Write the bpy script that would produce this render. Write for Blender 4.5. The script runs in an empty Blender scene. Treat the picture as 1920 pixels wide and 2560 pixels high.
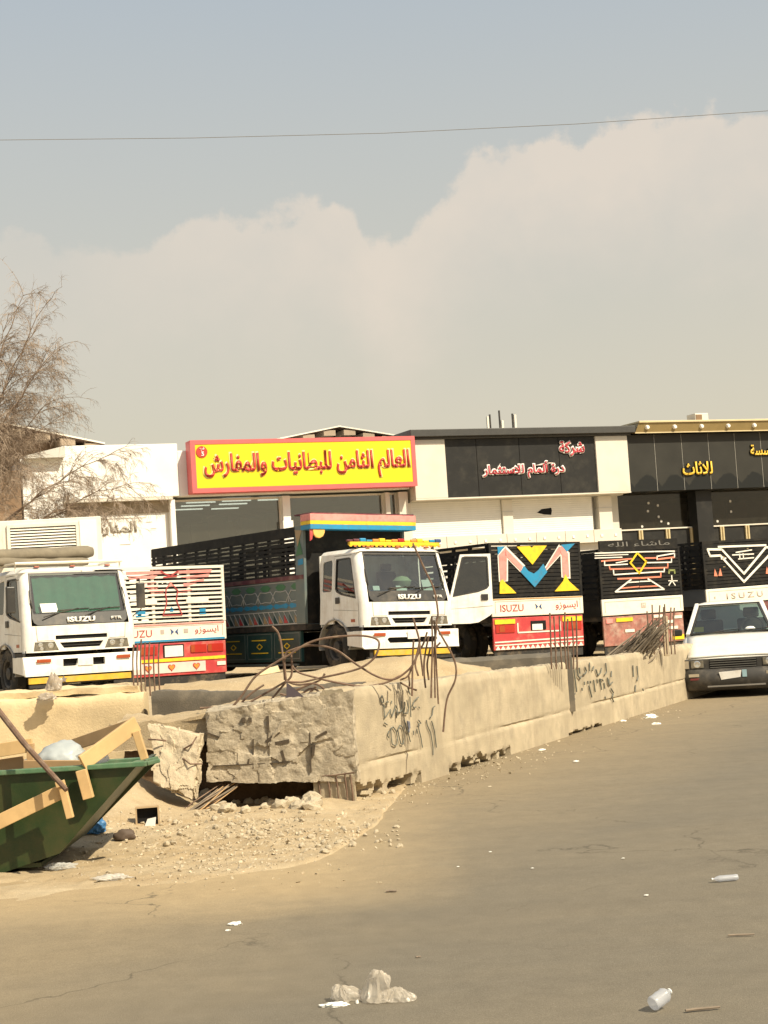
import bpy, bmesh, math, random
from math import sin, cos, pi, radians as rad
from mathutils import Vector, Matrix, noise, Quaternion

S = bpy.context.scene
C = S.collection
random.seed(7)

# ------------------------------------------------------------------ camera
EYE = 1.7
PITCH, ROLL, FPX = rad(3.58), rad(3.7), 4000.0      # focal length in pixels of a 1920 x 2560 frame
fw = Vector((0, cos(PITCH), sin(PITCH)))
up0 = Vector((0, -sin(PITCH), cos(PITCH)))
rt0 = Vector((1, 0, 0))
right = rt0 * cos(ROLL) - up0 * sin(ROLL)
up = rt0 * sin(ROLL) + up0 * cos(ROLL)
cam_d = bpy.data.cameras.new('camera')
cam_d.sensor_width = 36.0
cam_d.lens = FPX / 2560 * 36.0
cam_d.clip_start, cam_d.clip_end = 0.1, 3000
cam = bpy.data.objects.new('camera', cam_d)
C.objects.link(cam)
m3 = Matrix((right, up, -fw)).transposed()
cam.matrix_world = Matrix.Translation((0, 0, EYE)) @ m3.to_4x4()
S.camera = cam

# ------------------------------------------------------------------ sky, sun, exposure
SUN_AZ, SUN_EL = rad(50), rad(47)                   # azimuth measured from behind the camera to the right
sun_dir = Vector((sin(SUN_AZ) * cos(SUN_EL), -cos(SUN_AZ) * cos(SUN_EL), sin(SUN_EL)))
W = bpy.data.worlds.new('World')
S.world = W
W.use_nodes = True
nt = W.node_tree
nt.nodes.clear()
N = nt.nodes.new
L = nt.links.new
out = N('ShaderNodeOutputWorld')
bg = N('ShaderNodeBackground')
bg.inputs['Strength'].default_value = 0.1
L(bg.outputs[0], out.inputs['Surface'])
sky = N('ShaderNodeTexSky')
sky.sky_type = 'NISHITA'
sky.sun_disc = False
sky.sun_elevation = SUN_EL
sky.sun_rotation = math.atan2(sun_dir.x, sun_dir.y)
sky.altitude = 600
sky.air_density = 1.0
sky.dust_density = 5.0
sky.ozone_density = 1.0


def wmath(op, a, b=None, c=None):
    n = N('ShaderNodeMath')
    n.operation = op
    for i, x in enumerate((a, b, c)):
        if x is None:
            continue
        if isinstance(x, (int, float)):
            n.inputs[i].default_value = x
        else:
            L(x, n.inputs[i])
    return n.outputs[0]


tc = N('ShaderNodeTexCoord')
sep = N('ShaderNodeSeparateXYZ')
L(tc.outputs['Generated'], sep.inputs[0])
elev = wmath('ARCSINE', sep.outputs['Z'])
azim = wmath('ARCTAN2', sep.outputs['X'], sep.outputs['Y'])
# cloud bank: its upper edge follows the azimuth, broken up by noise
curve = N('ShaderNodeFloatCurve')
cm = curve.mapping.curves[0]
pts = [(0.0, .38), (.13, .40), (.24, .36), (.33, .45), (.40, .47), (.453, .53), (.485, .46), (.515, .34), (.56, .42), (.595, .58), (.68, .69), (.76, .70), (.86, .72), (1.0, .62)]
cm.points[0].location = pts[0]
cm.points[1].location = pts[-1]
for p in pts[1:-1]:
    cm.points.new(*p)
curve.mapping.update()
mr = N('ShaderNodeMapRange')
mr.inputs['From Min'].default_value = -.3
mr.inputs['From Max'].default_value = .3
L(azim, mr.inputs['Value'])
L(mr.outputs[0], curve.inputs['Value'])
edge = wmath('MULTIPLY_ADD', curve.outputs[0], .16, .178)
comb = N('ShaderNodeCombineXYZ')
L(azim, comb.inputs[0])
L(elev, comb.inputs[1])
nz = N('ShaderNodeTexNoise')
nz.inputs['Scale'].default_value = 30
nz.inputs['Detail'].default_value = 9
nz.inputs['Roughness'].default_value = .58
L(comb.outputs[0], nz.inputs['Vector'])
nz2 = N('ShaderNodeTexNoise')
nz2.inputs['Scale'].default_value = 9
nz2.inputs['Detail'].default_value = 6
L(comb.outputs[0], nz2.inputs['Vector'])
wob = wmath('MULTIPLY_ADD', nz.outputs[0], .065, -.0325)
dist = wmath('SUBTRACT', wmath('ADD', edge, wob), elev)
mask = N('ShaderNodeMapRange')
mask.interpolation_type = 'SMOOTHSTEP'
mask.inputs['From Min'].default_value = -.001
mask.inputs['From Max'].default_value = .009
L(dist, mask.inputs['Value'])
fade = N('ShaderNodeMapRange')                      # bright rim, thinning out downwards into haze
fade.interpolation_type = 'SMOOTHSTEP'
fade.inputs['From Min'].default_value = .0
fade.inputs['From Max'].default_value = .13
fade.inputs['To Min'].default_value = .95
fade.inputs['To Max'].default_value = .12
L(dist, fade.inputs['Value'])
soft = wmath('MULTIPLY_ADD', nz2.outputs[0], 1.3, .12)
cm_fac = wmath('MULTIPLY', wmath('MULTIPLY', mask.outputs[0], fade.outputs[0]), soft)
azw = N('ShaderNodeMapRange')                        # the bank is thinner towards the left
azw.interpolation_type = 'SMOOTHSTEP'
azw.inputs['From Min'].default_value = -.26
azw.inputs['From Max'].default_value = .02
azw.inputs['To Min'].default_value = .35
azw.inputs['To Max'].default_value = 1.0
L(azim, azw.inputs['Value'])
cm_fac = wmath('MULTIPLY', cm_fac, azw.outputs[0])
cm_fac = wmath('MINIMUM', cm_fac, .72)
tint = N('ShaderNodeMix')
tint.data_type = 'RGBA'
tint.blend_type = 'MULTIPLY'
tint.inputs['Factor'].default_value = 1
L(sky.outputs[0], tint.inputs['A'])
tint.inputs['B'].default_value = (1.35, 1.2, 1.02, 1)
hz = N('ShaderNodeMapRange')                        # dusty air: beige low down, pale blue-grey higher up
hz.inputs['From Min'].default_value = .05
hz.inputs['From Max'].default_value = .42
L(elev, hz.inputs['Value'])
hcol = N('ShaderNodeMix')
hcol.data_type = 'RGBA'
L(hz.outputs[0], hcol.inputs['Factor'])
hcol.inputs['A'].default_value = (5.62, 4.98, 3.55, 1)
hcol.inputs['B'].default_value = (3.7, 4.2, 4.6, 1)
hamt = N('ShaderNodeMapRange')
hamt.inputs['From Min'].default_value = .3
hamt.inputs['From Max'].default_value = 1.3
hamt.inputs['To Min'].default_value = .85
hamt.inputs['To Max'].default_value = .35
L(elev, hamt.inputs['Value'])
hm = N('ShaderNodeMix')
hm.data_type = 'RGBA'
L(hamt.outputs[0], hm.inputs['Factor'])
L(tint.outputs['Result'], hm.inputs['A'])
L(hcol.outputs['Result'], hm.inputs['B'])
cmix = N('ShaderNodeMix')
cmix.data_type = 'RGBA'
L(cm_fac, cmix.inputs['Factor'])
L(hm.outputs['Result'], cmix.inputs['A'])
cmix.inputs['B'].default_value = (6.2, 5.4, 4.55, 1)
L(cmix.outputs['Result'], bg.inputs['Color'])

sun_l = bpy.data.lights.new('sun', 'SUN')
sun_l.energy = 5.0
sun_l.angle = rad(.55)
sun_l.color = (1.0, .885, .67)
sun = bpy.data.objects.new('sun', sun_l)
C.objects.link(sun)
sun.rotation_euler = (-sun_dir).to_track_quat('-Z', 'Y').to_euler()
sun.location = (20, -20, 40)

S.render.engine = 'CYCLES'
S.view_settings.view_transform = 'Standard'
S.view_settings.look = 'None'
S.view_settings.gamma = 1
S.view_settings.use_curve_mapping = False
S.view_settings.exposure = 0.4
S.cycles.max_bounces = 6
S.cycles.transparent_max_bounces = 12

# ------------------------------------------------------------------ helpers
CAM = Vector((0, 0, EYE))


def ray(px, py):
    u, v = (px - 960) / FPX, (1280 - py) / FPX
    return (right * u + up * v + fw)


def at(px, py, Y):
    """point of the place at distance Y seen in that direction"""
    d = ray(px, py)
    return CAM + d * (Y / d.y)


def gr(px, py, z=0.0):
    d = ray(px, py)
    return CAM + d * ((z - EYE) / d.z)


def on_plane(px, py, p, n):
    d = ray(px, py)
    return CAM + d * ((Vector(p) - CAM).dot(n) / d.dot(n))


def tag(o, label=None, cat=None, group=None, kind=None):
    if label:
        o['label'] = label
    if cat:
        o['category'] = cat
    if group:
        o['group'] = group
    if kind:
        o['kind'] = kind
    return o


def empty(name, loc=(0, 0, 0), rz=0.0, parent=None, ry=0.0):
    o = bpy.data.objects.new(name, None)
    o.empty_display_size = .2
    C.objects.link(o)
    o.matrix_basis = Matrix.Translation(loc) @ Matrix.Rotation(rz, 4, 'Z') @ Matrix.Rotation(ry, 4, 'Y')
    if parent:
        o.parent = parent
    return o


def link(name, me, mat=None, parent=None, loc=None):
    o = bpy.data.objects.new(name, me)
    C.objects.link(o)
    if mat is not None and not me.materials:
        me.materials.append(mat)
    if parent:
        o.parent = parent
    if loc is not None:
        o.location = loc
    return o


class MB:
    def __init__(s, M=None):
        s.v, s.f, s.M = [], [], M

    def add(s, vs, fs):
        k = len(s.v)
        s.v += [Vector(a) for a in vs]
        s.f += [tuple(k + i for i in f) for f in fs]
        return s

    def box(s, x0, x1, y0, y1, z0, z1):
        return s.add([(x0, y0, z0), (x1, y0, z0), (x1, y1, z0), (x0, y1, z0), (x0, y0, z1), (x1, y0, z1), (x1, y1, z1), (x0, y1, z1)],
                     [(3, 2, 1, 0), (4, 5, 6, 7), (0, 1, 5, 4), (1, 2, 6, 5), (2, 3, 7, 6), (3, 0, 4, 7)])

    def hexa(s, a, b):
        """solid between two four-cornered faces"""
        return s.add(list(a) + list(b), [(3, 2, 1, 0), (4, 5, 6, 7), (0, 1, 5, 4), (1, 2, 6, 5), (2, 3, 7, 6), (3, 0, 4, 7)])

    def bar(s, p, q, w, h=None, upv=(0, 0, 1)):
        p, q = Vector(p), Vector(q)
        h = w if h is None else h
        d = (q - p).normalized()
        u = Vector(upv)
        if abs(d.dot(u)) > .98:
            u = Vector((1, 0, 0))
        a = d.cross(u).normalized() * (w / 2)
        b = a.cross(d).normalized() * (h / 2)
        return s.hexa([p - a - b, p + a - b, p + a + b, p - a + b], [q - a - b, q + a - b, q + a + b, q - a + b])

    def prism(s, poly, fn):
        n = len(poly)
        vs = [fn(a, b, 0) for a, b in poly] + [fn(a, b, 1) for a, b in poly]
        fs = [tuple(range(n)), tuple(reversed(range(n, 2 * n)))]
        fs += [(i + n, (i + 1) % n + n, (i + 1) % n, i) for i in range(n)]
        return s.add(vs, fs)

    def plate(s, outer, holes, fn):
        """flat piece with openings; fn(a, b, w) places it, w = 0 front, w = 1 back"""
        bm = bmesh.new()
        loops = []
        for lp in [outer] + list(holes):
            vs = [bm.verts.new((a, b, 0)) for a, b in lp]
            loops.append(vs)
        bm.verts.index_update()
        es = []
        for vs in loops:
            es += [bm.edges.new((vs[i], vs[(i + 1) % len(vs)])) for i in range(len(vs))]
        bmesh.ops.triangle_fill(bm, use_beauty=True, edges=es)
        bm.verts.index_update()
        co = [(v.co.x, v.co.y) for v in bm.verts]
        tris = [[v.index for v in f.verts] for f in bm.faces]
        n = len(co)
        fs = []
        for t in tris:
            (ax, ay), (bx_, by_), (cx, cy) = (co[i] for i in t)
            if (bx_ - ax) * (cy - ay) - (cx - ax) * (by_ - ay) < 0:
                t = t[::-1]
            fs.append(tuple(t))
            fs.append(tuple(i + n for i in reversed(t)))
        for vs in loops:
            k = [v.index for v in vs]
            for i in range(len(k)):
                a, b = k[i], k[(i + 1) % len(k)]
                fs.append((a, b, b + n, a + n))
        vsn = [fn(a, b, 0) for a, b in co] + [fn(a, b, 1) for a, b in co]
        bm.free()
        return s.add(vsn, fs)

    def tube(s, pts, r, n=6, cap=True):
        pts = [Vector(p) for p in pts]
        k = len(pts)
        rr = r if isinstance(r, (list, tuple)) else [r] * k
        ref = Vector((.13, .21, .97)).normalized()
        vs, fs = [], []
        for i, p in enumerate(pts):
            d = (pts[min(i + 1, k - 1)] - pts[max(i - 1, 0)])
            d = d.normalized() if d.length > 1e-9 else Vector((0, 0, 1))
            a = d.cross(ref)
            if a.length < .05:
                a = d.cross(Vector((1, 0, 0)))
            a.normalize()
            b = d.cross(a)
            for j in range(n):
                t = 2 * pi * j / n
                vs.append(p + (a * cos(t) + b * sin(t)) * rr[i])
        for i in range(k - 1):
            for j in range(n):
                fs.append((i * n + j, i * n + (j + 1) % n, (i + 1) * n + (j + 1) % n, (i + 1) * n + j))
        if cap:
            fs.append(tuple(reversed(range(n))))
            fs.append(tuple(range((k - 1) * n, k * n)))
        return s.add(vs, fs)

    def lathe(s, prof, n=20, c=(0, 0, 0), axis='Z'):
        """profile of (radius, height) turned about an axis"""
        c = Vector(c)
        vs, fs = [], []
        for r, h in prof:
            for j in range(n):
                t = 2 * pi * j / n
                if axis == 'Z':
                    q = Vector((r * cos(t), r * sin(t), h))
                elif axis == 'X':
                    q = Vector((h, r * cos(t), r * sin(t)))
                else:
                    q = Vector((r * sin(t), h, r * cos(t)))
                vs.append(c + q)
        for i in range(len(prof) - 1):
            for j in range(n):
                fs.append((i * n + j, i * n + (j + 1) % n, (i + 1) * n + (j + 1) % n, (i + 1) * n + j))
        return s.add(vs, fs)

    def grid(s, fn, nu, nv):
        vs = [fn(i / nu, j / nv) for j in range(nv + 1) for i in range(nu + 1)]
        fs = [(j * (nu + 1) + i, j * (nu + 1) + i + 1, (j + 1) * (nu + 1) + i + 1, (j + 1) * (nu + 1) + i) for j in range(nv) for i in range(nu)]
        return s.add(vs, fs)

    def mesh(s, name, smooth=False, recalc=False):
        me = bpy.data.meshes.new(name)
        vs = [s.M @ a for a in s.v] if s.M is not None else s.v
        me.from_pydata(vs, [], s.f)
        me.validate()
        if recalc:
            bm = bmesh.new()
            bm.from_mesh(me)
            bmesh.ops.recalc_face_normals(bm, faces=bm.faces[:])
            bm.to_mesh(me)
            bm.free()
        if smooth:
            me.shade_smooth()
            me.set_sharp_from_angle(angle=rad(38))
        me.update()
        return me

    def build(s, name, mat, parent=None, bevel=0, smooth=False, solid=0, loc=None, seg=2):
        o = link(name, s.mesh(name, smooth), mat, parent, loc)
        if solid:
            m = o.modifiers.new('thickness', 'SOLIDIFY')
            m.thickness = solid
            m.offset = -1
        if bevel:
            m = o.modifiers.new('edges', 'BEVEL')
            m.width = bevel
            m.segments = seg
            m.limit_method = 'ANGLE'
            m.angle_limit = rad(40)
            m.harden_normals = False
        return o


def stroke(pts, w, closed=False):
    """a drawn line of width w as four-cornered pieces in 2-D"""
    out = []
    pts = [Vector((a, b)) for a, b in pts]
    n = len(pts)
    for i in range(n if closed else n - 1):
        a, b = pts[i], pts[(i + 1) % n]
        d = (b - a)
        if d.length < 1e-6:
            continue
        d.normalize()
        k = Vector((-d.y, d.x)) * (w / 2)
        e = d * (w * .3)
        out.append([tuple(a - e - k), tuple(b + e - k), tuple(b + e + k), tuple(a - e + k)])
    return out


def clip_band(poly, z0, z1):
    for lim, sgn in ((z0, 1), (z1, -1)):
        res = []
        for i in range(len(poly)):
            a, b = poly[i], poly[(i + 1) % len(poly)]
            ia, ib = (a[1] - lim) * sgn >= 0, (b[1] - lim) * sgn >= 0
            if ia:
                res.append(a)
            if ia != ib:
                t = (lim - a[1]) / (b[1] - a[1])
                res.append((a[0] + t * (b[0] - a[0]), lim))
        poly = res
        if len(poly) < 3:
            return []
    return poly


# ------------------------------------------------------------------ writing
_forms = {}
for _ch, _f in zip('ا ب ت ث ج ح خ د ذ ر ز س ش ص ض ط ظ ع غ ف ق ك ل م ن ه و ي ة أ ؤ ى ء'.split(),
                   [0xFE8D, 0xFE8F, 0xFE95, 0xFE99, 0xFE9D, 0xFEA1, 0xFEA5, 0xFEA9, 0xFEAB, 0xFEAD, 0xFEAF, 0xFEB1, 0xFEB5, 0xFEB9, 0xFEBD, 0xFEC1, 0xFEC5,
                    0xFEC9, 0xFECD, 0xFED1, 0xFED5, 0xFED9, 0xFEDD, 0xFEE1, 0xFEE5, 0xFEE9, 0xFEED, 0xFEF1, 0xFE93, 0xFE83, 0xFE85, 0xFEEF, 0xFE80]):
    _forms[_ch] = _f
_nojoin = set('ادذرزوةأؤىء')


def arabic(s):
    """joined letter forms in the order in which they stand from left to right"""
    res = []
    i = 0
    while i < len(s):
        ch = s[i]
        if ch not in _forms:
            res.append(ch)
            i += 1
            continue
        prev = i > 0 and s[i - 1] in _forms and s[i - 1] not in _nojoin
        if ch == 'ل' and i + 1 < len(s) and s[i + 1] in 'اأ':
            base = 0xFEFB if s[i + 1] == 'ا' else 0xFEF7
            res.append(chr(base + (1 if prev else 0)))
            i += 2
            continue
        nxt = i + 1 < len(s) and s[i + 1] in _forms and ch not in _nojoin and s[i + 1] != 'ء'
        b = _forms[ch]
        if ch in _nojoin:
            k = 1 if prev and ch != 'ء' else 0
        else:
            k = 3 if prev and nxt else 2 if nxt else 1 if prev else 0
        res.append(chr(b + k))
        i += 1
    return ''.join(reversed(res))


def text_mesh(body, w=None, h=None, ext=.01, bold=0.0, shear=0.0):
    """lettering as a solid mesh in the XY plane, centred, fitted to width and/or height"""
    cu = bpy.data.curves.new('t', 'FONT')
    cu.body = body
    cu.align_x = 'LEFT'
    cu.offset = bold
    cu.shear = shear
    cu.resolution_u = 3
    o = bpy.data.objects.new('t', cu)
    C.objects.link(o)
    bpy.context.view_layer.update()
    me = bpy.data.meshes.new_from_object(o)
    bpy.data.objects.remove(o)
    bpy.data.curves.remove(cu)
    xs = [v.co.x for v in me.vertices]
    ys = [v.co.y for v in me.vertices]
    cx, cy = (min(xs) + max(xs)) / 2, (min(ys) + max(ys)) / 2
    sx = (w / (max(xs) - min(xs))) if w else None
    sy = (h / (max(ys) - min(ys))) if h else None
    sx, sy = sx or sy, sy or sx
    bm = bmesh.new()
    bm.from_mesh(me)
    r = bmesh.ops.extrude_face_region(bm, geom=bm.faces[:])
    for g in r['geom']:
        if isinstance(g, bmesh.types.BMVert):
            g.co.z += 1
    for v in bm.verts:
        v.co = Vector(((v.co.x - cx) * sx, (v.co.y - cy) * sy, v.co.z * ext))
    bmesh.ops.recalc_face_normals(bm, faces=bm.faces[:])
    bm.to_mesh(me)
    bm.free()
    me.materials.clear()
    return me


def letters(name, body, mat, parent, x, y, z, w=None, h=None, ext=.012, bold=.0, shear=0.0, rz=0.0):
    """lettering that stands upright and faces local -y"""
    me = text_mesh(body, w, h, ext, bold, shear)
    me.name = name
    o = link(name, me, mat, parent)
    o.matrix_basis = Matrix.Translation((x, y, z)) @ Matrix.Rotation(rz, 4, 'Z') @ Matrix.Rotation(pi / 2, 4, 'X')
    return o


# ------------------------------------------------------------------ materials
MATS = {}


def pm(name, col, rough=.6, metal=0.0, var=.12, scale=3.0, dirt=None, bump=0.0, bscale=60.0, spec=.5, coat=0.0, streak=None):
    """painted / plain surface: colour variation, optional dirt (colour, amount, scale) and fine relief"""
    if name in MATS:
        return MATS[name]
    m = bpy.data.materials.new(name)
    m.use_nodes = True
    t = m.node_tree
    b = t.nodes['Principled BSDF']
    tcn = t.nodes.new('ShaderNodeTexCoord')

    def noise_node(sc, det=6, rough_=.6, vec=None):
        q = t.nodes.new('ShaderNodeTexNoise')
        q.inputs['Scale'].default_value = sc
        q.inputs['Detail'].default_value = det
        q.inputs['Roughness'].default_value = rough_
        t.links.new(vec or tcn.outputs['Object'], q.inputs['Vector'])
        return q
    n1 = noise_node(scale)
    ramp = t.nodes.new('ShaderNodeMapRange')
    ramp.inputs['From Min'].default_value = .3
    ramp.inputs['From Max'].default_value = .7
    ramp.inputs['To Min'].default_value = 1 - var
    ramp.inputs['To Max'].default_value = 1 + var * .6
    t.links.new(n1.outputs[0], ramp.inputs['Value'])
    mul = t.nodes.new('ShaderNodeMix')
    mul.data_type = 'RGBA'
    mul.blend_type = 'MULTIPLY'
    mul.inputs['Factor'].default_value = 1
    mul.inputs['A'].default_value = (*col, 1)
    t.links.new(ramp.outputs[0], mul.inputs['B'])
    res = mul.outputs['Result']
    for spec_d in ([dirt] if dirt else []) + ([streak] if streak else []):
        dc, da, ds = spec_d
        vec = None
        if spec_d is streak:
            mp = t.nodes.new('ShaderNodeMapping')
            mp.inputs['Scale'].default_value = (1, 1, .08)
            t.links.new(tcn.outputs['Object'], mp.inputs['Vector'])
            vec = mp.outputs[0]
        n2 = noise_node(ds, 8, .65, vec)
        mr_ = t.nodes.new('ShaderNodeMapRange')
        mr_.inputs['From Min'].default_value = .48
        mr_.inputs['From Max'].default_value = .68
        mr_.inputs['To Max'].default_value = da
        t.links.new(n2.outputs[0], mr_.inputs['Value'])
        mx = t.nodes.new('ShaderNodeMix')
        mx.data_type = 'RGBA'
        t.links.new(mr_.outputs[0], mx.inputs['Factor'])
        t.links.new(res, mx.inputs['A'])
        mx.inputs['B'].default_value = (*dc, 1)
        res = mx.outputs['Result']
    t.links.new(res, b.inputs['Base Color'])
    b.inputs['Roughness'].default_value = rough
    b.inputs['Metallic'].default_value = metal
    b.inputs['Specular IOR Level'].default_value = spec
    b.inputs['Coat Weight'].default_value = coat
    b.inputs['Coat Roughness'].default_value = .12
    if bump:
        n3 = noise_node(bscale, 8, .7)
        bp = t.nodes.new('ShaderNodeBump')
        bp.inputs['Strength'].default_value = bump
        bp.inputs['Distance'].default_value = .02
        t.links.new(n3.outputs[0], bp.inputs['Height'])
        t.links.new(bp.outputs[0], b.inputs['Normal'])
    MATS[name] = m
    return m


def glass(name, tint, clear=.75, rough=.02):
    if name in MATS:
        return MATS[name]
    m = bpy.data.materials.new(name)
    m.use_nodes = True
    t = m.node_tree
    t.nodes.clear()
    o = t.nodes.new('ShaderNodeOutputMaterial')
    tr = t.nodes.new('ShaderNodeBsdfTransparent')
    tr.inputs[0].default_value = (*tint, 1)
    gl = t.nodes.new('ShaderNodeBsdfGlossy')
    gl.inputs['Roughness'].default_value = rough
    fr = t.nodes.new('ShaderNodeFresnel')
    fr.inputs[0].default_value = 1.55
    ad = t.nodes.new('ShaderNodeMath')
    ad.operation = 'MULTIPLY_ADD'
    ad.inputs[1].default_value = 1.0
    ad.inputs[2].default_value = (1 - clear) * .3
    t.links.new(fr.outputs[0], ad.inputs[0])
    df = t.nodes.new('ShaderNodeBsdfDiffuse')
    df.inputs[0].default_value = (.30, .27, .2, 1)
    tcn = t.nodes.new('ShaderNodeTexCoord')
    nn = t.nodes.new('ShaderNodeTexNoise')
    nn.inputs['Scale'].default_value = 4
    nn.inputs['Detail'].default_value = 7
    t.links.new(tcn.outputs['Object'], nn.inputs['Vector'])
    dm = t.nodes.new('ShaderNodeMath')
    dm.operation = 'MULTIPLY'
    dm.inputs[1].default_value = .10                 # dust on the pane
    t.links.new(nn.outputs[0], dm.inputs[0])
    mx0 = t.nodes.new('ShaderNodeMixShader')
    t.links.new(dm.outputs[0], mx0.inputs[0])
    t.links.new(tr.outputs[0], mx0.inputs[1])
    t.links.new(df.outputs[0], mx0.inputs[2])
    mx = t.nodes.new('ShaderNodeMixShader')
    t.links.new(ad.outputs[0], mx.inputs[0])
    t.links.new(mx0.outputs[0], mx.inputs[1])
    t.links.new(gl.outputs[0], mx.inputs[2])
    t.links.new(mx.outputs[0], o.inputs[0])
    MATS[name] = m
    return m


def film(name, col, opac=.55):
    """thin crumpled plastic: part see-through, part glossy white"""
    if name in MATS:
        return MATS[name]
    m = bpy.data.materials.new(name)
    m.use_nodes = True
    t = m.node_tree
    t.nodes.clear()
    o = t.nodes.new('ShaderNodeOutputMaterial')
    b = t.nodes.new('ShaderNodeBsdfPrincipled')
    b.inputs['Base Color'].default_value = (*col, 1)
    b.inputs['Roughness'].default_value = .28
    tl = t.nodes.new('ShaderNodeBsdfTranslucent')
    tl.inputs[0].default_value = (*col, 1)
    m1 = t.nodes.new('ShaderNodeMixShader')
    m1.inputs[0].default_value = .4
    t.links.new(b.outputs[0], m1.inputs[1])
    t.links.new(tl.outputs[0], m1.inputs[2])
    tr = t.nodes.new('ShaderNodeBsdfTransparent')
    m2 = t.nodes.new('ShaderNodeMixShader')
    m2.inputs[0].default_value = opac
    t.links.new(tr.outputs[0], m2.inputs[1])
    t.links.new(m1.outputs[0], m2.inputs[2])
    t.links.new(m2.outputs[0], o.inputs[0])
    MATS[name] = m
    return m


DUST = (.42, .33, .22)
RUST = (.16, .06, .025)
white_p = pm('white truck paint', (.80, .79, .74), .38, var=.07, dirt=(DUST, .38, 2.6), coat=.2, streak=((.5, .42, .3), .3, 9))
cream_p = pm('cream paint', (.78, .74, .64), .5, var=.08, dirt=(DUST, .35, 3))
black_p = pm('black slat paint', (.014, .0135, .013), .6, dirt=((.10, .085, .06), .22, 4), spec=.2)
trim_b = pm('black plastic trim', (.03, .029, .027), .42, dirt=((.22, .18, .13), .3, 3))
dark_i = pm('dark interior', (.012, .012, .013), .8, spec=.2)
seat_m = pm('grey seat cloth', (.09, .085, .08), .9)
rubber = pm('tyre rubber', (.025, .024, .022), .85, dirt=((.2, .155, .1), .6, 5), bump=.3)
rim_m = pm('dusty steel rim', (.06, .056, .05), .6, .3, dirt=((.2, .16, .11), .4, 6))
steel_d = pm('dark chassis steel', (.03, .028, .025), .7, .2, dirt=((.16, .12, .08), .5, 4))
red_p = pm('red truck paint', (.48, .045, .05), .5, var=.15, dirt=(DUST, .4, 3))
maroon_p = pm('maroon paint', (.11, .018, .03), .55, dirt=(DUST, .3, 3))
yellow_p = pm('yellow paint', (.84, .57, .02), .55, var=.15, dirt=((.35, .22, .05), .4, 9))
orange_p = pm('orange paint', (.75, .25, .04), .5)
blue_p = pm('blue paint', (.015, .24, .45), .5, dirt=((.12, .10, .08), .4, 9))
navy_p = pm('dark blue paint', (.03, .07, .2), .5)
pink_p = pm('pink paint', (.76, .28, .25), .55, dirt=((.12, .10, .08), .4, 9))
salmon_p = pm('salmon paint', (.72, .24, .15), .55)
green_p = pm('green paint', (.05, .16, .07), .55)
dgreen_p = pm('dark teal panel paint', (.008, .048, .05), .4, dirt=((.08, .08, .06), .25, 3))
silver_p = pm('silver grey panel paint', (.135, .175, .175), .45, .2, dirt=((.2, .18, .13), .35, 3))
text_red = pm('faded red lettering', (.4, .05, .05), .6)
text_grey = pm('faded grey lettering', (.42, .36, .32), .6)
amber = pm('amber lens', (.34, .065, .02), .25)
redlens = pm('red lens', (.4, .03, .02), .2)
chrome = pm('chrome reflector', (.8, .8, .78), .12, .9, var=.05)
lens_m = pm('headlight lens', (.20, .18, .14), .15, .3, var=.5, scale=14)
plate_m = pm('number plate', (.75, .73, .68), .5, dirt=(DUST, .3, 8))
wind_gl = glass('windscreen glass', (.55, .68, .66), .7)
side_gl = glass('side window glass', (.32, .36, .36), .8)
paper = pm('paper', (.82, .82, .76), .7)
# ------------------------------------------------------------------ ground
def nz3(x, y, z=0.0, s=1.0):
    return noise.noise(Vector((x * s, y * s, z * s)))


def fbm(x, y, z=0.0, s=1.0, o=4):
    return noise.fractal(Vector((x * s, y * s, z * s)), .9, 2.1, o)


def sst(a, b, x):
    t = max(0.0, min(1.0, (x - a) / (b - a)))
    return t * t * (3 - 2 * t)


def interp(tab, x):
    if x <= tab[0][0]:
        return tab[0][1]
    for (a, b), (c, d) in zip(tab, tab[1:]):
        if x <= c:
            return b + (d - b) * (x - a) / (c - a)
    return tab[-1][1]


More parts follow.
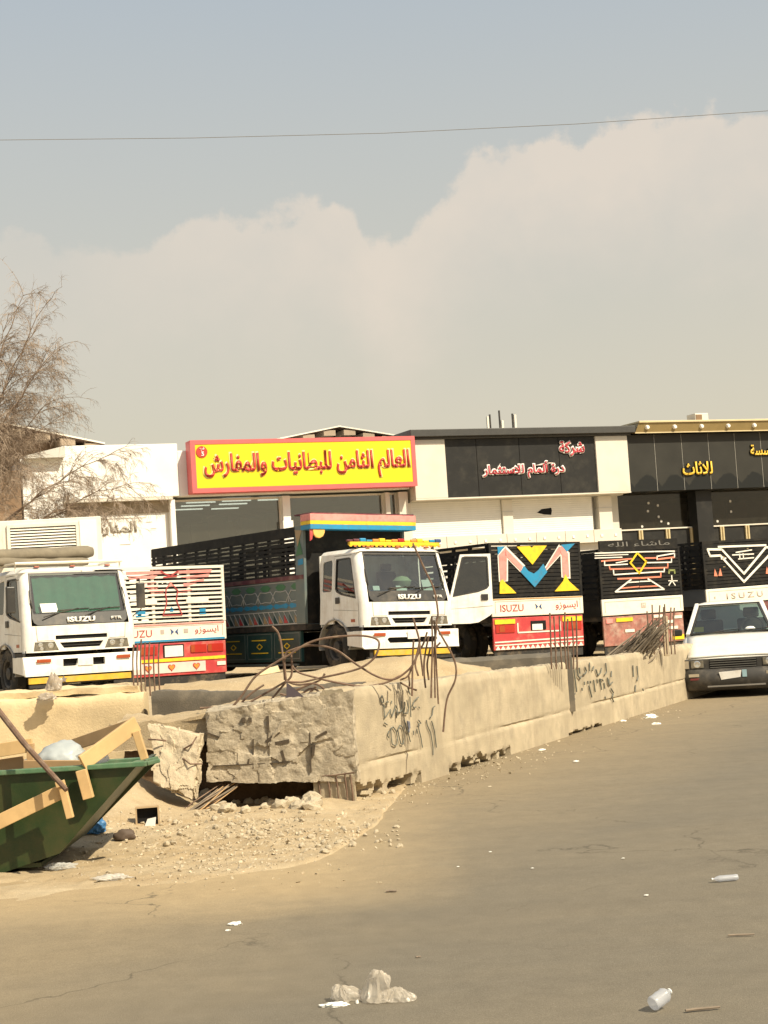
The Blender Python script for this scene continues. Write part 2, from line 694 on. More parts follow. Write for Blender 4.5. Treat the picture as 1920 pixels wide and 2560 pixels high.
def ground_mat(name, base, dust, dust_amt, sc, wall_dust=False, bump=.25, bsc=90, rough=.9, speck=None):
    m = bpy.data.materials.new(name)
    m.use_nodes = True
    t = m.node_tree
    b = t.nodes['Principled BSDF']
    b.inputs['Roughness'].default_value = rough
    b.inputs['Specular IOR Level'].default_value = .25
    tcn = t.nodes.new('ShaderNodeTexCoord')

    def nn(s_, d=8, r=.65, mp=None):
        q = t.nodes.new('ShaderNodeTexNoise')
        q.inputs['Scale'].default_value = s_
        q.inputs['Detail'].default_value = d
        q.inputs['Roughness'].default_value = r
        if mp:
            k = t.nodes.new('ShaderNodeMapping')
            k.inputs['Scale'].default_value = mp
            t.links.new(tcn.outputs['Object'], k.inputs['Vector'])
            t.links.new(k.outputs[0], q.inputs['Vector'])
        else:
            t.links.new(tcn.outputs['Object'], q.inputs['Vector'])
        return q.outputs[0]

    def mr(x, a, c, lo, hi):
        q = t.nodes.new('ShaderNodeMapRange')
        for i, v_ in enumerate((a, c, lo, hi)):
            q.inputs[i + 1].default_value = v_
        t.links.new(x, q.inputs[0])
        return q.outputs[0]

    def mth(op, x, y):
        q = t.nodes.new('ShaderNodeMath')
        q.operation = op
        for i, v_ in enumerate((x, y)):
            if isinstance(v_, (int, float)):
                q.inputs[i].default_value = v_
            else:
                t.links.new(v_, q.inputs[i])
        return q.outputs[0]

    def mix(f, a, c, typ='MIX'):
        q = t.nodes.new('ShaderNodeMix')
        q.data_type = 'RGBA'
        q.blend_type = typ
        if isinstance(f, (int, float)):
            q.inputs['Factor'].default_value = f
        else:
            t.links.new(f, q.inputs['Factor'])
        for k, v_ in (('A', a), ('B', c)):
            if isinstance(v_, tuple):
                q.inputs[k].default_value = (*v_, 1)
            else:
                t.links.new(v_, q.inputs[k])
        return q.outputs['Result']
    amt = mr(nn(sc, mp=(.45, 1.3, 1)), .38, .68, 0, dust_amt)
    if wall_dust:
        # blown sand lies along the foot of the wall and thins out towards the road
        sp = t.nodes.new('ShaderNodeSeparateXYZ')
        t.links.new(tcn.outputs['Object'], sp.inputs[0])
        d = mth('ADD', mth('MULTIPLY', sp.outputs[0], .91), mth('MULTIPLY', mth('SUBTRACT', sp.outputs[1], 14.5), -.415))
        d = mth('ADD', d, mth('MULTIPLY', nn(.9), -1.6))
        wd = mr(d, -.3, 1.9, .92, 0)
        amt = mth('MAXIMUM', amt, wd)
        e2 = mth('MULTIPLY', mr(mth('ADD', sp.outputs[1], mth('MULTIPLY', nn(1.3), 1.2)), 9.75, 10.95, 0, .92), mr(mth('ADD', sp.outputs[0], mth('MULTIPLY', nn(2.0), .6)), .75, -.35, 0, 1))
    col = mix(amt, base, dust)
    if wall_dust:
        col = mix(e2, col, (.40, .305, .18))
    col = mix(1.0, col, mix(mr(nn(6.0), .3, .7, 0, 1), (.90, .90, .90), (1.07, 1.07, 1.07)), 'MULTIPLY')
    if wall_dust:
        col = mix(1.0, col, mix(mr(nn(1.0, 5, .6, (.12, 1.6, 1)), .35, .65, 0, 1), (.95, .95, .95), (1.035, 1.035, 1.03)), 'MULTIPLY')
        vo = t.nodes.new('ShaderNodeTexVoronoi')
        vo.feature = 'DISTANCE_TO_EDGE'
        vo.inputs['Scale'].default_value = .34
        va = t.nodes.new('ShaderNodeVectorMath')
        va.operation = 'ADD'
        wn = t.nodes.new('ShaderNodeTexNoise')
        wn.inputs['Scale'].default_value = 1.6
        wn.inputs['Detail'].default_value = 6
        t.links.new(tcn.outputs['Object'], wn.inputs['Vector'])
        t.links.new(tcn.outputs['Object'], va.inputs[0])
        t.links.new(wn.outputs['Color'], va.inputs[1])
        t.links.new(va.outputs[0], vo.inputs['Vector'])
        ck = mth('MULTIPLY', mr(vo.outputs['Distance'], 0, .0045, .75, 0), mr(nn(.5), .46, .56, 0, 1))
        col = mix(ck, col, (.07, .06, .045))
        pe = mr(nn(75, 2, .6), .66, .72, 0, .35)
        col = mix(pe, col, (.33, .29, .23))
    fine = mr(nn(160, 3, .8), .25, .75, 0, 1)
    col = mix(1.0, col, mix(fine, (.62, .62, .62), (1.32, 1.32, 1.3)), 'MULTIPLY')
    if speck:
        sk = mr(nn(48, 2, .5), .70, .74, 0, 1)
        col = mix(sk, col, speck)
    t.links.new(col, b.inputs['Base Color'])
    bp = t.nodes.new('ShaderNodeBump')
    bp.inputs['Strength'].default_value = bump
    bp.inputs['Distance'].default_value = .03
    t.links.new(nn(bsc, 6, .75), bp.inputs['Height'])
    t.links.new(bp.outputs[0], b.inputs['Normal'])
    return m


asphalt = ground_mat('dusty asphalt', (.170, .149, .114), (.268, .214, .138), .2, .55, True, .35, 140)
sand_m = ground_mat('loose sand and rubble soil', (.41, .31, .185), (.50, .41, .275), .8, 2.2, False, .5, 60, speck=(.62, .54, .40))
lot_m = ground_mat('sandy lot soil', (.42, .33, .21), (.5, .4, .26), .7, .8, False, .4, 50)

far = MB()
far.grid(lambda u, v: (-700 + 1400 * u, -40 + 1500 * v, -.03), 8, 8)
tag(far.build('ground', lot_m), 'flat sandy ground running out to the horizon', kind='structure')

rd = MB()
rd.grid(lambda u, v: (-45 + 90 * u, -12 + 52 * v, .012 * fbm(u * 30, v * 17, 0, .35)), 90, 60)
tag(rd.build('road', asphalt, smooth=True), 'dusty grey asphalt road in the foreground', kind='structure')

# sand verge: emerges from under the asphalt along an irregular edge
edge_tab = [(-7, 10.2), (-2.6, 10.35), (-2.03, 10.62), (-1.35, 10.6), (-.7, 11.1), (-.4, 11.9), (-.22, 12.9), (-.12, 14.0), (.05, 15.6), (.4, 18), (9, 50)]


def verge_h(x, y):
    yb = interp(edge_tab, x) + .22 * nz3(x, y, 3, 1.7) + .1 * nz3(x, y, 1, 5)
    d = y - yb
    h = -.06 + .075 * sst(-.25, .25, d)
    h += .06 * sst(.5, 3.6, d) * (1 - sst(-.9, -.2, x))
    # heap of sand left of the broken slab
    h += .34 * math.exp(-(((x + 2.62) / .42) ** 2 + ((y - 14.6) / 1.1) ** 2))
    h -= .16 * sst(-1.9, -1.6, x) * (1 - sst(-.95, -.8, x)) * sst(14.15, 14.6, y)
    if d > 0:
        h += .022 * fbm(x, y, 0, 2.2) * sst(0, .8, d) + .012 * fbm(x, y, 5, 9) * sst(0, .5, d)
    return h


vg = MB()
vg.grid(lambda u, v: (-7 + 8 * u, 9.9 + 8 * v, verge_h(-7 + 8 * u, 9.9 + 8 * v)), 230, 210)
tag(vg.build('sand_verge', sand_m, smooth=True), 'strewn sand verge sloping up to the broken wall', kind='structure')

# truck lot behind the wall, slightly raised
TR = {'t1': (-5.92, 30.57, .49), 't3': (.35, 32.6, .53), 't2': (-4.66, 34.19, .35), 'tm': (3.23, 35.21, .40), 'td': (6.07, 38.53, .25), 'tv': (9.03, 40.95, .35)}


def lot_z(x, y):
    s_ = w_ = 0
    for (a, b, c) in TR.values():
        ax, ay = a - 1.6, b + 2.6
        w = 1 / (1 + ((x - ax) ** 2 + (y - ay) ** 2) / 4) ** 2
        s_ += w * c
        w_ += w
    s_ += .004 * .38
    w_ += .004
    return s_ / w_


def lot_pt(u, v):
    y = 19.5 + 42 * v
    xr = min(26, 1.6 + .457 * (y - 19.5) + max(0, y - 30) * 1.2)
    x = -30 + (xr + 30) * u
    return (x, y, lot_z(x, y) + .02 * fbm(x, y, 0, .9))


lt = MB()
lt.grid(lot_pt, 70, 60)
tag(lt.build('lot_ground', lot_m, smooth=True), 'raised sandy parking lot under the trucks', kind='structure')

# ------------------------------------------------------------------ concrete
conc = pm('weathered concrete', (.47, .395, .275), .9, var=.22, scale=2.2, dirt=((.31, .265, .195), .6, 4.5), bump=.6, bscale=70, spec=.2, streak=((.33, .27, .19), .5, 6))
conc_b = pm('broken rough concrete', (.49, .42, .31), .95, var=.35, scale=5, dirt=((.24, .20, .145), .7, 6), bump=1.0, bscale=24, spec=.15)
conc_s = pm('sand coloured render', (.67, .53, .32), .9, var=.14, scale=1.6, dirt=((.36, .28, .18), .4, 3), bump=.4, bscale=40, spec=.2)
shaded_footing = pm('footing with painted shade', (.13, .115, .092), .85, var=.2, dirt=((.3, .25, .18), .4, 4), bump=.4, spec=.2)  # shade of the footing faces put into a dark base colour
earth_d = pm('dark brown earth', (.13, .085, .05), .95, var=.35, scale=6, bump=.8, bscale=20, spec=.1)  # dark brown tone for the earth under the beam
rebar_m = pm('rusty rebar', (.17, .105, .07), .75, .2, var=.35, scale=9, dirt=((.34, .26, .18), .5, 12))


def wall_mesh(p0, p1, thick, z0, ztab, nx, nzv, disp=.012, topn=.02, fn=None):
    """a wall from p0 to p1 (front face to the right of that direction), thickness to the back; ztab: top height along it"""
    p0, p1 = Vector((*p0, 0)), Vector((*p1, 0))
    d = (p1 - p0)
    ln = d.length
    d.normalize()
    nrm = Vector((d.y, -d.x, 0))
    mb = MB()

    def pt(u, v):
        s_ = u * ln
        zt = interp(ztab, u) + topn * fbm(s_, 3.1, 0, 2.3) + topn * .5 * nz3(s_, 7, 0, 9)
        base = p0 + d * s_
        if v <= .6:
            k = v / .6
            z = z0 + (zt - z0) * k
            off = disp * fbm(s_, z, 2, 2.6)
            if fn:
                off += fn(s_, z, zt)
            if k > .93:
                off -= .025 * (k - .93) / .07
            q = base + nrm * off
        elif v <= .8:
            k = (v - .6) / .2
            z = zt + .012 * fbm(s_, k, 4, 5) - (.02 if k > .9 else 0)
            q = base - nrm * (thick * k + .025 * (1 - k))
        else:
            k = (v - .8) / .2
            z = zt + (z0 - zt) * k
            q = base - nrm * thick
        return (q.x, q.y, z)
    mb.grid(pt, nx, nzv)
    n1 = nx + 1
    mb.f.append(tuple(j * n1 for j in range(nzv + 1)))
    mb.f.append(tuple(reversed([j * n1 + nx for j in range(nzv + 1)])))
    return mb


WA, WB_ = Vector((-.455, 14.54, 0)), Vector((6.6, 29.95, 0))
WD = (WB_ - WA).normalized()
WN = Vector((WD.y, -WD.x, 0))


def main_relief(s_, z, zt):
    o = 0.0
    if z < .30:
        o += .005 * sst(.315, .29, z)                    # the footing stands a little proud
    o -= .022 * math.exp(-((z - .325) / .010) ** 2) * sst(-.35, .1, nz3(s_, 4, 0, .8))       # pour line
    for (a, b, top) in ((.05, 1.55, .17), (1.0, 1.35, .10), (2.3, 4.1, .13), (6.2, 7.6, .055)):
        if a < s_ < b:
            hgt = top * (.55 + .9 * abs(fbm(s_, 1.7, 0, 3.1)))
            if z < hgt:
                o -= .22 * sst(0, .03, hgt - z) * (1 if fbm(s_, z, 9, 6) > -.25 else .1)
    return o


mw = wall_mesh(WA[:2], WB_[:2], .26, -.12, [(0, 1.03), (.1, .99), (.2, .97), (.32, .93), (.6, .87), (1, .86)], 640, 84, .005, .012, main_relief)
wall_main = mw.build('concrete_wall', conc, smooth=True)
tag(wall_main, 'long low grey concrete wall with painted scrawls and rusty starter bars', 'wall')

# broken end of the wall: a thick beam face that hangs over a washed-out hollow
def rough_block(name, corners, mat, n=(20, 6, 16), amp=.02, seed=0, parent=None, pit=0.0):
    """eight corners: front four (bl, br, tr, tl), then back four; surface broken by noise"""
    c = [Vector(a) for a in corners]

    def tri(u, v, w):
        f = (c[0] * (1 - u) + c[1] * u) * (1 - v) + (c[3] * (1 - u) + c[2] * u) * v
        b = (c[4] * (1 - u) + c[5] * u) * (1 - v) + (c[7] * (1 - u) + c[6] * u) * v
        return f * (1 - w) + b * w
    cen = tri(.5, .5, .5)
    mb = MB()

    def flake(k, sc):
        return noise.cell(noise.voronoi(k * sc)[1][0] * 17.3)

    def surf(fn, a, b):
        def g(u, v):
            p = tri(*fn(u, v))
            k = Vector((p.x * 1.0 + seed, p.y, p.z))
            dv = noise.noise_vector(k * 3.0) * amp * .8 + noise.noise_vector(k * 17.0) * amp * .35
            dd = (p - cen).normalized()
            pp = noise.noise(k * 5.5)
            q = p + dv - dd * (pit * max(0, pp - .25) * 2.0)
            if pit:
                kw = k + noise.noise_vector(k * 6) * .05
                q -= dd * (pit * (.55 * flake(kw, 4.2) + .35 * flake(kw + Vector((3, 1, 7)), 10)))
            return q
        mb.grid(g, a, b)
    nx, ny, nzz = n
    surf(lambda u, v: (u, v, 0), nx, nzz)
    surf(lambda u, v: (1 - u, v, 1), nx, nzz)
    surf(lambda u, v: (u, 1, v), nx, ny)
    surf(lambda u, v: (1 - u, 0, v), nx, ny)
    surf(lambda u, v: (1, v, u), ny, nzz)
    surf(lambda u, v: (0, v, 1 - u), ny, nzz)
    me = mb.mesh(name)
    bm = bmesh.new()
    bm.from_mesh(me)
    bmesh.ops.remove_doubles(bm, verts=bm.verts[:], dist=.0015)
    bmesh.ops.recalc_face_normals(bm, faces=bm.faces[:])
    bm.to_mesh(me)
    bm.free()
    me.shade_smooth()
    me.set_sharp_from_angle(angle=rad(35))
    return link(name, me, mat, parent)


end_beam = rough_block('broken_wall_end', [(-1.755, 14.66, .27), (-.40, 14.50, .20), (-.395, 14.50, 1.02), (-1.74, 14.66, .90),
                                           (-1.80, 15.7, .3), (-.30, 15.6, .2), (-.30, 15.6, 1.0), (-1.78, 15.6, .9)], conc_b, (130, 30, 76), .014, 3, None, .024)
tag(end_beam, 'cracked rough concrete beam at the end of the wall, hanging over a washed-out hollow', 'wall')
pier = rough_block('pier_foot', [(-.80, 14.60, -.1), (-.42, 14.49, -.1), (-.42, 14.49, .24), (-.80, 14.60, .25),
                                 (-.80, 15.2, -.1), (-.42, 15.2, -.1), (-.42, 15.2, .22), (-.80, 15.2, .22)], conc, (14, 6, 12), .012, 5, end_beam)
for i, x in enumerate((-.75, -.66, -.585, -.505, -.455)):
    mb = MB().tube([(x, 14.585 - (x + .8) * .29 - .004, .27), (x + .01, 14.583 - (x + .8) * .29, .12), (x + .012, 14.585 - (x + .8) * .29, .0)], .009, 6)
    mb.build('rebar', rebar_m, end_beam)
MB().tube([(-.82, 14.575, .262), (-.6, 14.52, .268), (-.42, 14.47, .285)], .008, 6).build('rebar', rebar_m, end_beam)

for a, b, w in (((852, 560), (856, 640), 14), ((955, 598), (920, 660), 18), ((925, 655), (845, 720), 20), ((900, 728), (985, 712), 20), ((740, 822), (736, 850), 10), ((940, 770), (962, 850), 14), ((1135, 735), (1128, 800), 16),
                ((1150, 690), (1215, 655), 14), ((765, 700), (765, 880), 6), ((480, 660), (560, 690), 8), ((705, 570), (707, 600), 22), ((745, 570), (747, 598), 20), ((520, 865), (980, 842), 5), ((1110, 660), (1118, 900), 6), ((860, 600), (850, 760), 5)):
    pa, pb = at(320 + a[0] / 2.44, 1560 + a[1] / 2.44, 14.4), at(320 + b[0] / 2.44, 1560 + b[1] / 2.44, 14.4)
    q = []
    for p_ in (pa, pb):
        yy = 14.66 - (p_.x + 1.755) * .118 + .012
        q.append(at(320 + (a if p_ is pa else b)[0] / 2.44, 1560 + (a if p_ is pa else b)[1] / 2.44, yy))
    MB().bar(q[0], q[1], .05, w / 2.44 * 14.7 / 4000).build('beam_mark', pm('dark gouge and formwork mark', (.075, .055, .035), .9, var=.4, scale=12), end_beam)  # dark brown bars drawn for gouges, cracks and formwork marks
hollow = rough_block('earth_bank', [(-2.6, 15.25, -.1), (-.55, 15.1, -.1), (-.55, 15.1, .62), (-2.6, 15.25, .55),
                                    (-2.6, 16.6, -.1), (-.55, 16.6, -.1), (-.55, 16.6, .8), (-2.6, 16.6, .75)], earth_d, (40, 14, 20), .06, 8)
tag(hollow, 'brown earth exposed in the hollow under the wall', kind='structure')

chunk = rough_block('broken_slab', [(-2.20, 14.30, .33), (-1.86, 14.24, .16), (-1.79, 14.44, .72), (-2.24, 14.50, .83),
                                    (-2.16, 14.60, .30), (-1.83, 14.54, .13), (-1.77, 14.74, .70), (-2.22, 14.80, .80)], pm('pale slab concrete', (.56, .47, .33), .95, var=.25, scale=4, dirt=((.34, .28, .2), .5, 6), bump=.9, bscale=26, spec=.15), (60, 18, 60), .018, 11, None, .035)
tag(chunk, 'tilted pale concrete slab broken off beside the skip', 'slab')
for a, b, c in (((-2.24, 14.44, .70), (-2.16, 14.36, .70), (-2.08, 14.42, .68)), ((-1.92, 14.38, .60), (-1.84, 14.34, .64), (-1.80, 14.38, .70)), ((-1.93, 14.36, .52), (-1.86, 14.30, .47), (-1.76, 14.36, .46))):
    MB().tube([a, b, c], .008, 6).build('rebar', rebar_m, chunk)

# filled bed between the wall end and the footing behind it
fill = MB()


def fill_pt(u, v):
    x = -2.75 + 2.95 * u
    y0 = 14.85 + .25 * max(0, -x - 1.2) + .05 * fbm(x, 0, 0, 2)
    y0 = max(y0, 14.54 + (x + .60) / .457) if x > -.6 else y0
    y = y0 + (17.6 - y0) * v
    z = .80 + .14 * sst(-2.4, -.6, x) + .05 * fbm(x, y, 0, 1.5) + .02 * fbm(x, y, 0, 7) - .09 * sst(16.6, 17.3, y) * (1 - sst(-1.6, -.4, x))
    if v < .02:
        z -= .25
    return (x, y, z)


fill.grid(fill_pt, 90, 60)
tag(fill.build('sand_fill', sand_m, smooth=True), 'sand filling the bed behind the broken wall', kind='structure')
ridge = MB()


def ridge_pt(u, v):
    x = -2.6 + 3.75 * u
    y = 17.35 + 1.9 * v + max(0, x - .1) * .9
    top = interp([(-2.6, 1.04), (-1.7, 1.07), (-.9, 1.10), (-.3, 1.17), (.25, 1.2), (.6, 1.08), (1.2, .95)], x)
    k = sin(min(1, v * 2.2) * pi / 2) if v < .45 else cos((v - .45) / .55 * pi / 2)
    return (x, y, .55 + (top - .55) * k + .025 * fbm(x, y, 0, 2.4))


ridge.grid(ridge_pt, 90, 34)
tag(ridge.build('sand_ridge', sand_m, smooth=True), 'sand piled along the lot behind the broken wall', kind='structure')
fill2 = MB()


def fill2_pt(u, v):
    s_ = -.1 + 17.2 * u
    b = WA + WD * s_ - WN * (.2 + 2.6 * v)
    zt = interp([(0, .90), (3, .88), (8, .82), (17, .72)], s_)
    return (b.x, b.y, zt - .2 * v + .035 * fbm(b.x, b.y, 0, 1.7))


fill2.grid(fill2_pt, 120, 20)
tag(fill2.build('back_fill', lot_m, smooth=True), 'soil heaped behind the long wall', kind='structure')

lw = wall_mesh((-9.0, 17.95), (-2.78, 17.72), .3, -.1, [(0, 1.05), (.6, 1.04), (.82, .99), (1, .985)], 160, 34, .01, .02)
wall_left = tag(lw.build('rendered_wall', conc_s, smooth=True), 'smooth sand-coloured low wall behind the green skip', 'wall')
cap = rough_block('loose_coping', [(-9, 18.06, 1.0), (-2.85, 17.84, 1.0), (-2.85, 17.84, 1.07), (-9, 18.06, 1.09), (-9, 18.5, 1.0), (-2.85, 18.4, 1.0), (-2.85, 18.4, 1.08), (-9, 18.5, 1.1)], conc_s, (110, 10, 4), .035, 21, wall_left)
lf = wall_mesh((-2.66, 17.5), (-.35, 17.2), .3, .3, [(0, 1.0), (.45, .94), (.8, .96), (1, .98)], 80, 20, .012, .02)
tag(lf.build('footing_wall', shaded_footing, smooth=True), 'footing wall coloured dark as in shade behind the sand fill', 'wall')
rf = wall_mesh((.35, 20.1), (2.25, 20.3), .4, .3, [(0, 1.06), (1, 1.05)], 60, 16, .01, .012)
tag(rf.build('footing_wall', shaded_footing, smooth=True), 'footing strip coloured dark as in shade behind the long wall under the open cab door', 'wall')

# scrawled lines on the wall: thin paint ribbons that lie on the concrete
paint_g = pm('grey-green scrawl paint', (.14, .145, .12), .7, var=.3, scale=20)
paint_b = pm('blue-grey scrawl paint', (.16, .17, .21), .7, var=.3, scale=20)


def scrawl(name, lines, sc, org, w, mat, p=WA, n=WN, lift=.018, parent=wall_main):
    mb = MB()
    for ln in lines:
        q = [on_plane(org[0] + a / sc, org[1] + b / sc, p + n * lift, n) for a, b in ln]
        # smooth the line a little
        pts_ = []
        for i in range(len(q) - 1):
            for k in range(4):
                pts_.append(q[i].lerp(q[i + 1], k / 4))
        pts_.append(q[-1])
        mb.tube(pts_, [w * (.75 + .35 * abs(nz3(i, 3, 0, .37))) for i in range(len(pts_))], 5)
    o = mb.build(name, mat, parent)
    return o


gA = [[(290, 320), (260, 400), (285, 465), (325, 460), (315, 390), (290, 320)], [(375, 460), (420, 455)], [(490, 430), (485, 490)],
      [(330, 520), (335, 640), (345, 780), (400, 720), (465, 610), (470, 700), (495, 765), (540, 640), (575, 530), (610, 600), (600, 700), (590, 790)],
      [(590, 670), (660, 670), (700, 620), (690, 440)], [(700, 620), (740, 700), (760, 560), (755, 450)], [(745, 690), (820, 690), (835, 580), (805, 420)],
      [(870, 340), (880, 560), (890, 770)], [(1050, 350), (960, 430), (925, 520), (940, 575), (1000, 555)], [(1055, 560), (1070, 580)], [(820, 150), (875, 300)],
      [(340, 890), (400, 930)], [(430, 1060), (410, 1150), (430, 1200)],
      [(470, 1010), (520, 970), (580, 1050), (610, 1180), (600, 1340), (560, 1360), (500, 1330), (480, 1180), (470, 1010)],
      [(620, 1050), (660, 940), (710, 970), (745, 1080), (750, 1200), (730, 1330), (680, 1320), (650, 1200), (620, 1050)],
      [(750, 820), (790, 980), (840, 1120), (880, 1280)], [(940, 1050), (950, 1140)], [(1010, 1020), (1020, 1110)], [(1050, 830), (1100, 900), (1040, 920), (1060, 1040), (1100, 1200), (1130, 1400)],
      [(1210, 830), (1230, 940), (1300, 1090), (1350, 1400), (1350, 1560)], [(1320, 850), (1380, 1060), (1420, 1400)], [(1290, 780), (1330, 730), (1350, 570), (1390, 540)]]
scrawl('painted_scrawl', gA, 8.295, (920, 1700), .0075, paint_g)
scrawl('painted_scrawl', [[(820, 850), (850, 1000), (845, 1090)], [(850, 860), (865, 1000)]], 8.295, (920, 1700), .012, paint_b)
gB = [[(290, 330), (310, 480), (350, 530), (370, 490)], [(330, 340), (345, 440)], [(430, 330), (460, 400), (430, 450), (400, 455)], [(510, 250), (515, 400)], [(580, 320), (560, 390)],
      [(620, 370), (650, 470), (700, 430), (715, 350)], [(790, 260), (805, 420), (770, 465)], [(890, 400), (885, 500)], [(170, 490), (200, 540), (190, 600)],
      [(240, 370), (260, 520), (290, 760)], [(420, 580), (425, 640)], [(480, 570), (485, 620)], [(525, 570), (530, 610)], [(580, 550), (590, 620), (610, 760)], [(640, 540), (650, 610)],
      [(685, 540), (730, 545), (745, 570)], [(690, 560), (720, 720)], [(820, 510), (830, 590), (850, 640), (910, 590)], [(380, 690), (385, 740)], [(500, 650), (550, 850)], [(190, 770), (230, 800), (260, 790)],
      [(195, 880), (230, 915), (260, 880)], [(880, 700), (925, 770), (900, 860), (930, 930)], [(780, 840), (785, 880)], [(1260, 300), (1270, 500)], [(1330, 310), (1350, 500), (1330, 570)], [(1305, 640), (1300, 760)],
      [(760, 600), (775, 700)], [(840, 540), (850, 640)], [(1430, 700), (1440, 740)]]
scrawl('painted_scrawl', gB, 6.9125, (1400, 1620), .012, paint_g, lift=.02)

# ------------------------------------------------------------------ rusty bars
def bars(lines, Y, r, parent, name='rebar', dy=.0):
    for k, ln in enumerate(lines):
        yy = Y + dy * k
        q = [at(a[0], a[1], a[2] if len(a) > 2 else yy) for a in ln]
        # Catmull-Rom through the points
        pts_ = []
        for i in range(len(q) - 1):
            p0, p1, p2, p3 = q[max(i - 1, 0)], q[i], q[i + 1], q[min(i + 2, len(q) - 1)]
            for s_ in range(5):
                t = s_ / 5
                pts_.append(.5 * ((2 * p1) + (p2 - p0) * t + (2 * p0 - 5 * p1 + 4 * p2 - p3) * t * t + (3 * p1 - p0 - 3 * p2 + p3) * t ** 3))
        pts_.append(q[-1])
        MB().tube(pts_, r, 6).build(name, rebar_m, parent, smooth=True)


tangle = empty('rebar_tangle', at(715, 1706, 15.2))
tag(tangle, 'loops of bent rusty reinforcing bar springing from the broken wall end', 'rebar')
off_t = tangle.location.copy()


def child_world(parent):
    for ch in parent.children:
        ch.matrix_parent_inverse = Matrix.Translation(-parent.location)


bars([
    [(543, 1808), (600, 1745), (640, 1690), (700, 1650), (725, 1636), (762, 1612), (800, 1598), (850, 1591), (900, 1589), (938, 1596), (948, 1612), (936, 1644), (905, 1668), (860, 1682), (800, 1695), (755, 1705), (716, 1704)],
    [(715, 1702), (712, 1640), (735, 1623), (782, 1613), (838, 1624), (890, 1660), (940, 1690), (980, 1699), (1010, 1684), (1036, 1655), (1050, 1600)],
    [(712, 1700), (708, 1650), (702, 1605), (694, 1580), (680, 1566)],
    [(728, 1636), (730, 1670), (727, 1692), (713, 1706)],
    [(716, 1703), (745, 1712), (786, 1709), (812, 1725), (820, 1752), (806, 1778), (792, 1788)],
    [(790, 1716), (770, 1738), (763, 1762), (762, 1786)],
    [(812, 1760), (826, 1785), (838, 1798), (845, 1812)],
    [(716, 1703), (664, 1733), (622, 1758), (618, 1772)],
    [(714, 1706), (690, 1735), (676, 1752)],
    [(1000, 1690), (960, 1708), (905, 1716), (840, 1706), (790, 1694), (745, 1680), (728, 1660)],
    [(668, 1762), (720, 1735), (762, 1716), (800, 1700), (812, 1684)],
    [(700, 1735), (745, 1740), (775, 1722), (800, 1735), (812, 1800)],
    [(545, 1812), (560, 1795), (580, 1785), (620, 1740), (660, 1712)],
    [(500, 1770), (560, 1768), (610, 1770), (640, 1763)],
], 15.05, .0105, tangle, dy=.035)
child_world(tangle)

bars([
    [(1032, 1358), (1062, 1424), (1085, 1474), (1095, 1533), (1092, 1566), (1134, 1645), (1139, 1696), (1117, 1750), (1108, 1830)],
    [(1033, 1545), (1040, 1570), (1048, 1600), (1052, 1640), (1058, 1690)],
    [(1030, 1740), (1031, 1690), (1032, 1640), (1034, 1600)],
    [(1078, 1745), (1079, 1690), (1081, 1620), (1080, 1560), (1079, 1540)],
    [(1088, 1745), (1087, 1690), (1086, 1630), (1090, 1580), (1092, 1545)],
    [(1096, 1760), (1093, 1700), (1090, 1650), (1088, 1600), (1085, 1550)],
    [(1064, 1720), (1060, 1680), (1062, 1640), (1072, 1590)],
    [(1046, 1690), (1038, 1660), (1046, 1632), (1058, 1610), (1068, 1580)],
    [(1072, 1700), (1068, 1660), (1076, 1620)],
    [(1000, 1700), (1020, 1690), (1031, 1664), (1048, 1630)],
    [(1000, 1706), (1022, 1718), (1042, 1726)],
    [(1022, 1690), (1024, 1710), (1021, 1724)],
    [(1090, 1618), (1101, 1606)],
], 15.3, .0095, wall_main, dy=.02)
for cx, top, bot, Y in ((1410, 1535, 1655, 19.6), (1655, 1515, 1618, 24.0)):
    ls = []
    for k, dx in enumerate((-34, -22, -8, 3, 10, 21, 30)):
        jit = random.uniform(-4, 4)
        ls.append([(cx + dx + jit, top + random.uniform(-6, 16)), (cx + dx + random.uniform(-2, 2), (top + bot) / 2), (cx + dx + 3, bot + 18)])
    bars(ls, Y, .0105, wall_main, dy=.05)
ls = []
for k, dx in enumerate((-38, -28, -19, -9, 2, 14, 26)):
    ls.append([(372 + dx, 1592 + random.uniform(0, 24)), (370 + dx, 1660), (371 + dx + 3, 1740)])
bars(ls, 17.9, .0095, wall_left, dy=.03)

# dry sticks stacked behind the wall
stick_m = pm('dry brushwood', (.20, .16, .115), .9, var=.4, scale=6)
mb = MB()
rr = random.Random(4)
for k in range(420):
    t = rr.random()
    a = at(1478 + 120 * rr.random(), 1700 - 30 * rr.random(), 23.4 + .8 * rr.random())
    b = at(1530 + 125 * t + rr.uniform(-25, 25), 1665 - 125 * t * rr.uniform(.55, 1.05), 23.4 + 1.0 * rr.random())
    mid = a.lerp(b, .5) + Vector((rr.uniform(-.05, .05), 0, rr.uniform(-.06, .03)))
    mb.tube([a, mid, b], [.018, .015, .007], 4, False)
pile = mb.build('brushwood_pile', stick_m)
tag(pile, 'heap of dry grey sticks leaning behind the long wall', 'brushwood', kind='stuff')
wpost = MB().bar(at(1667, 1640, 24.3), at(1662, 1540, 24.3), .075, .075).build('wooden_post', pm('bleached wood', (.55, .45, .31), .8, var=.2), bevel=.008)
tag(wpost, 'pale upright wooden post beside the stick heap', 'post')
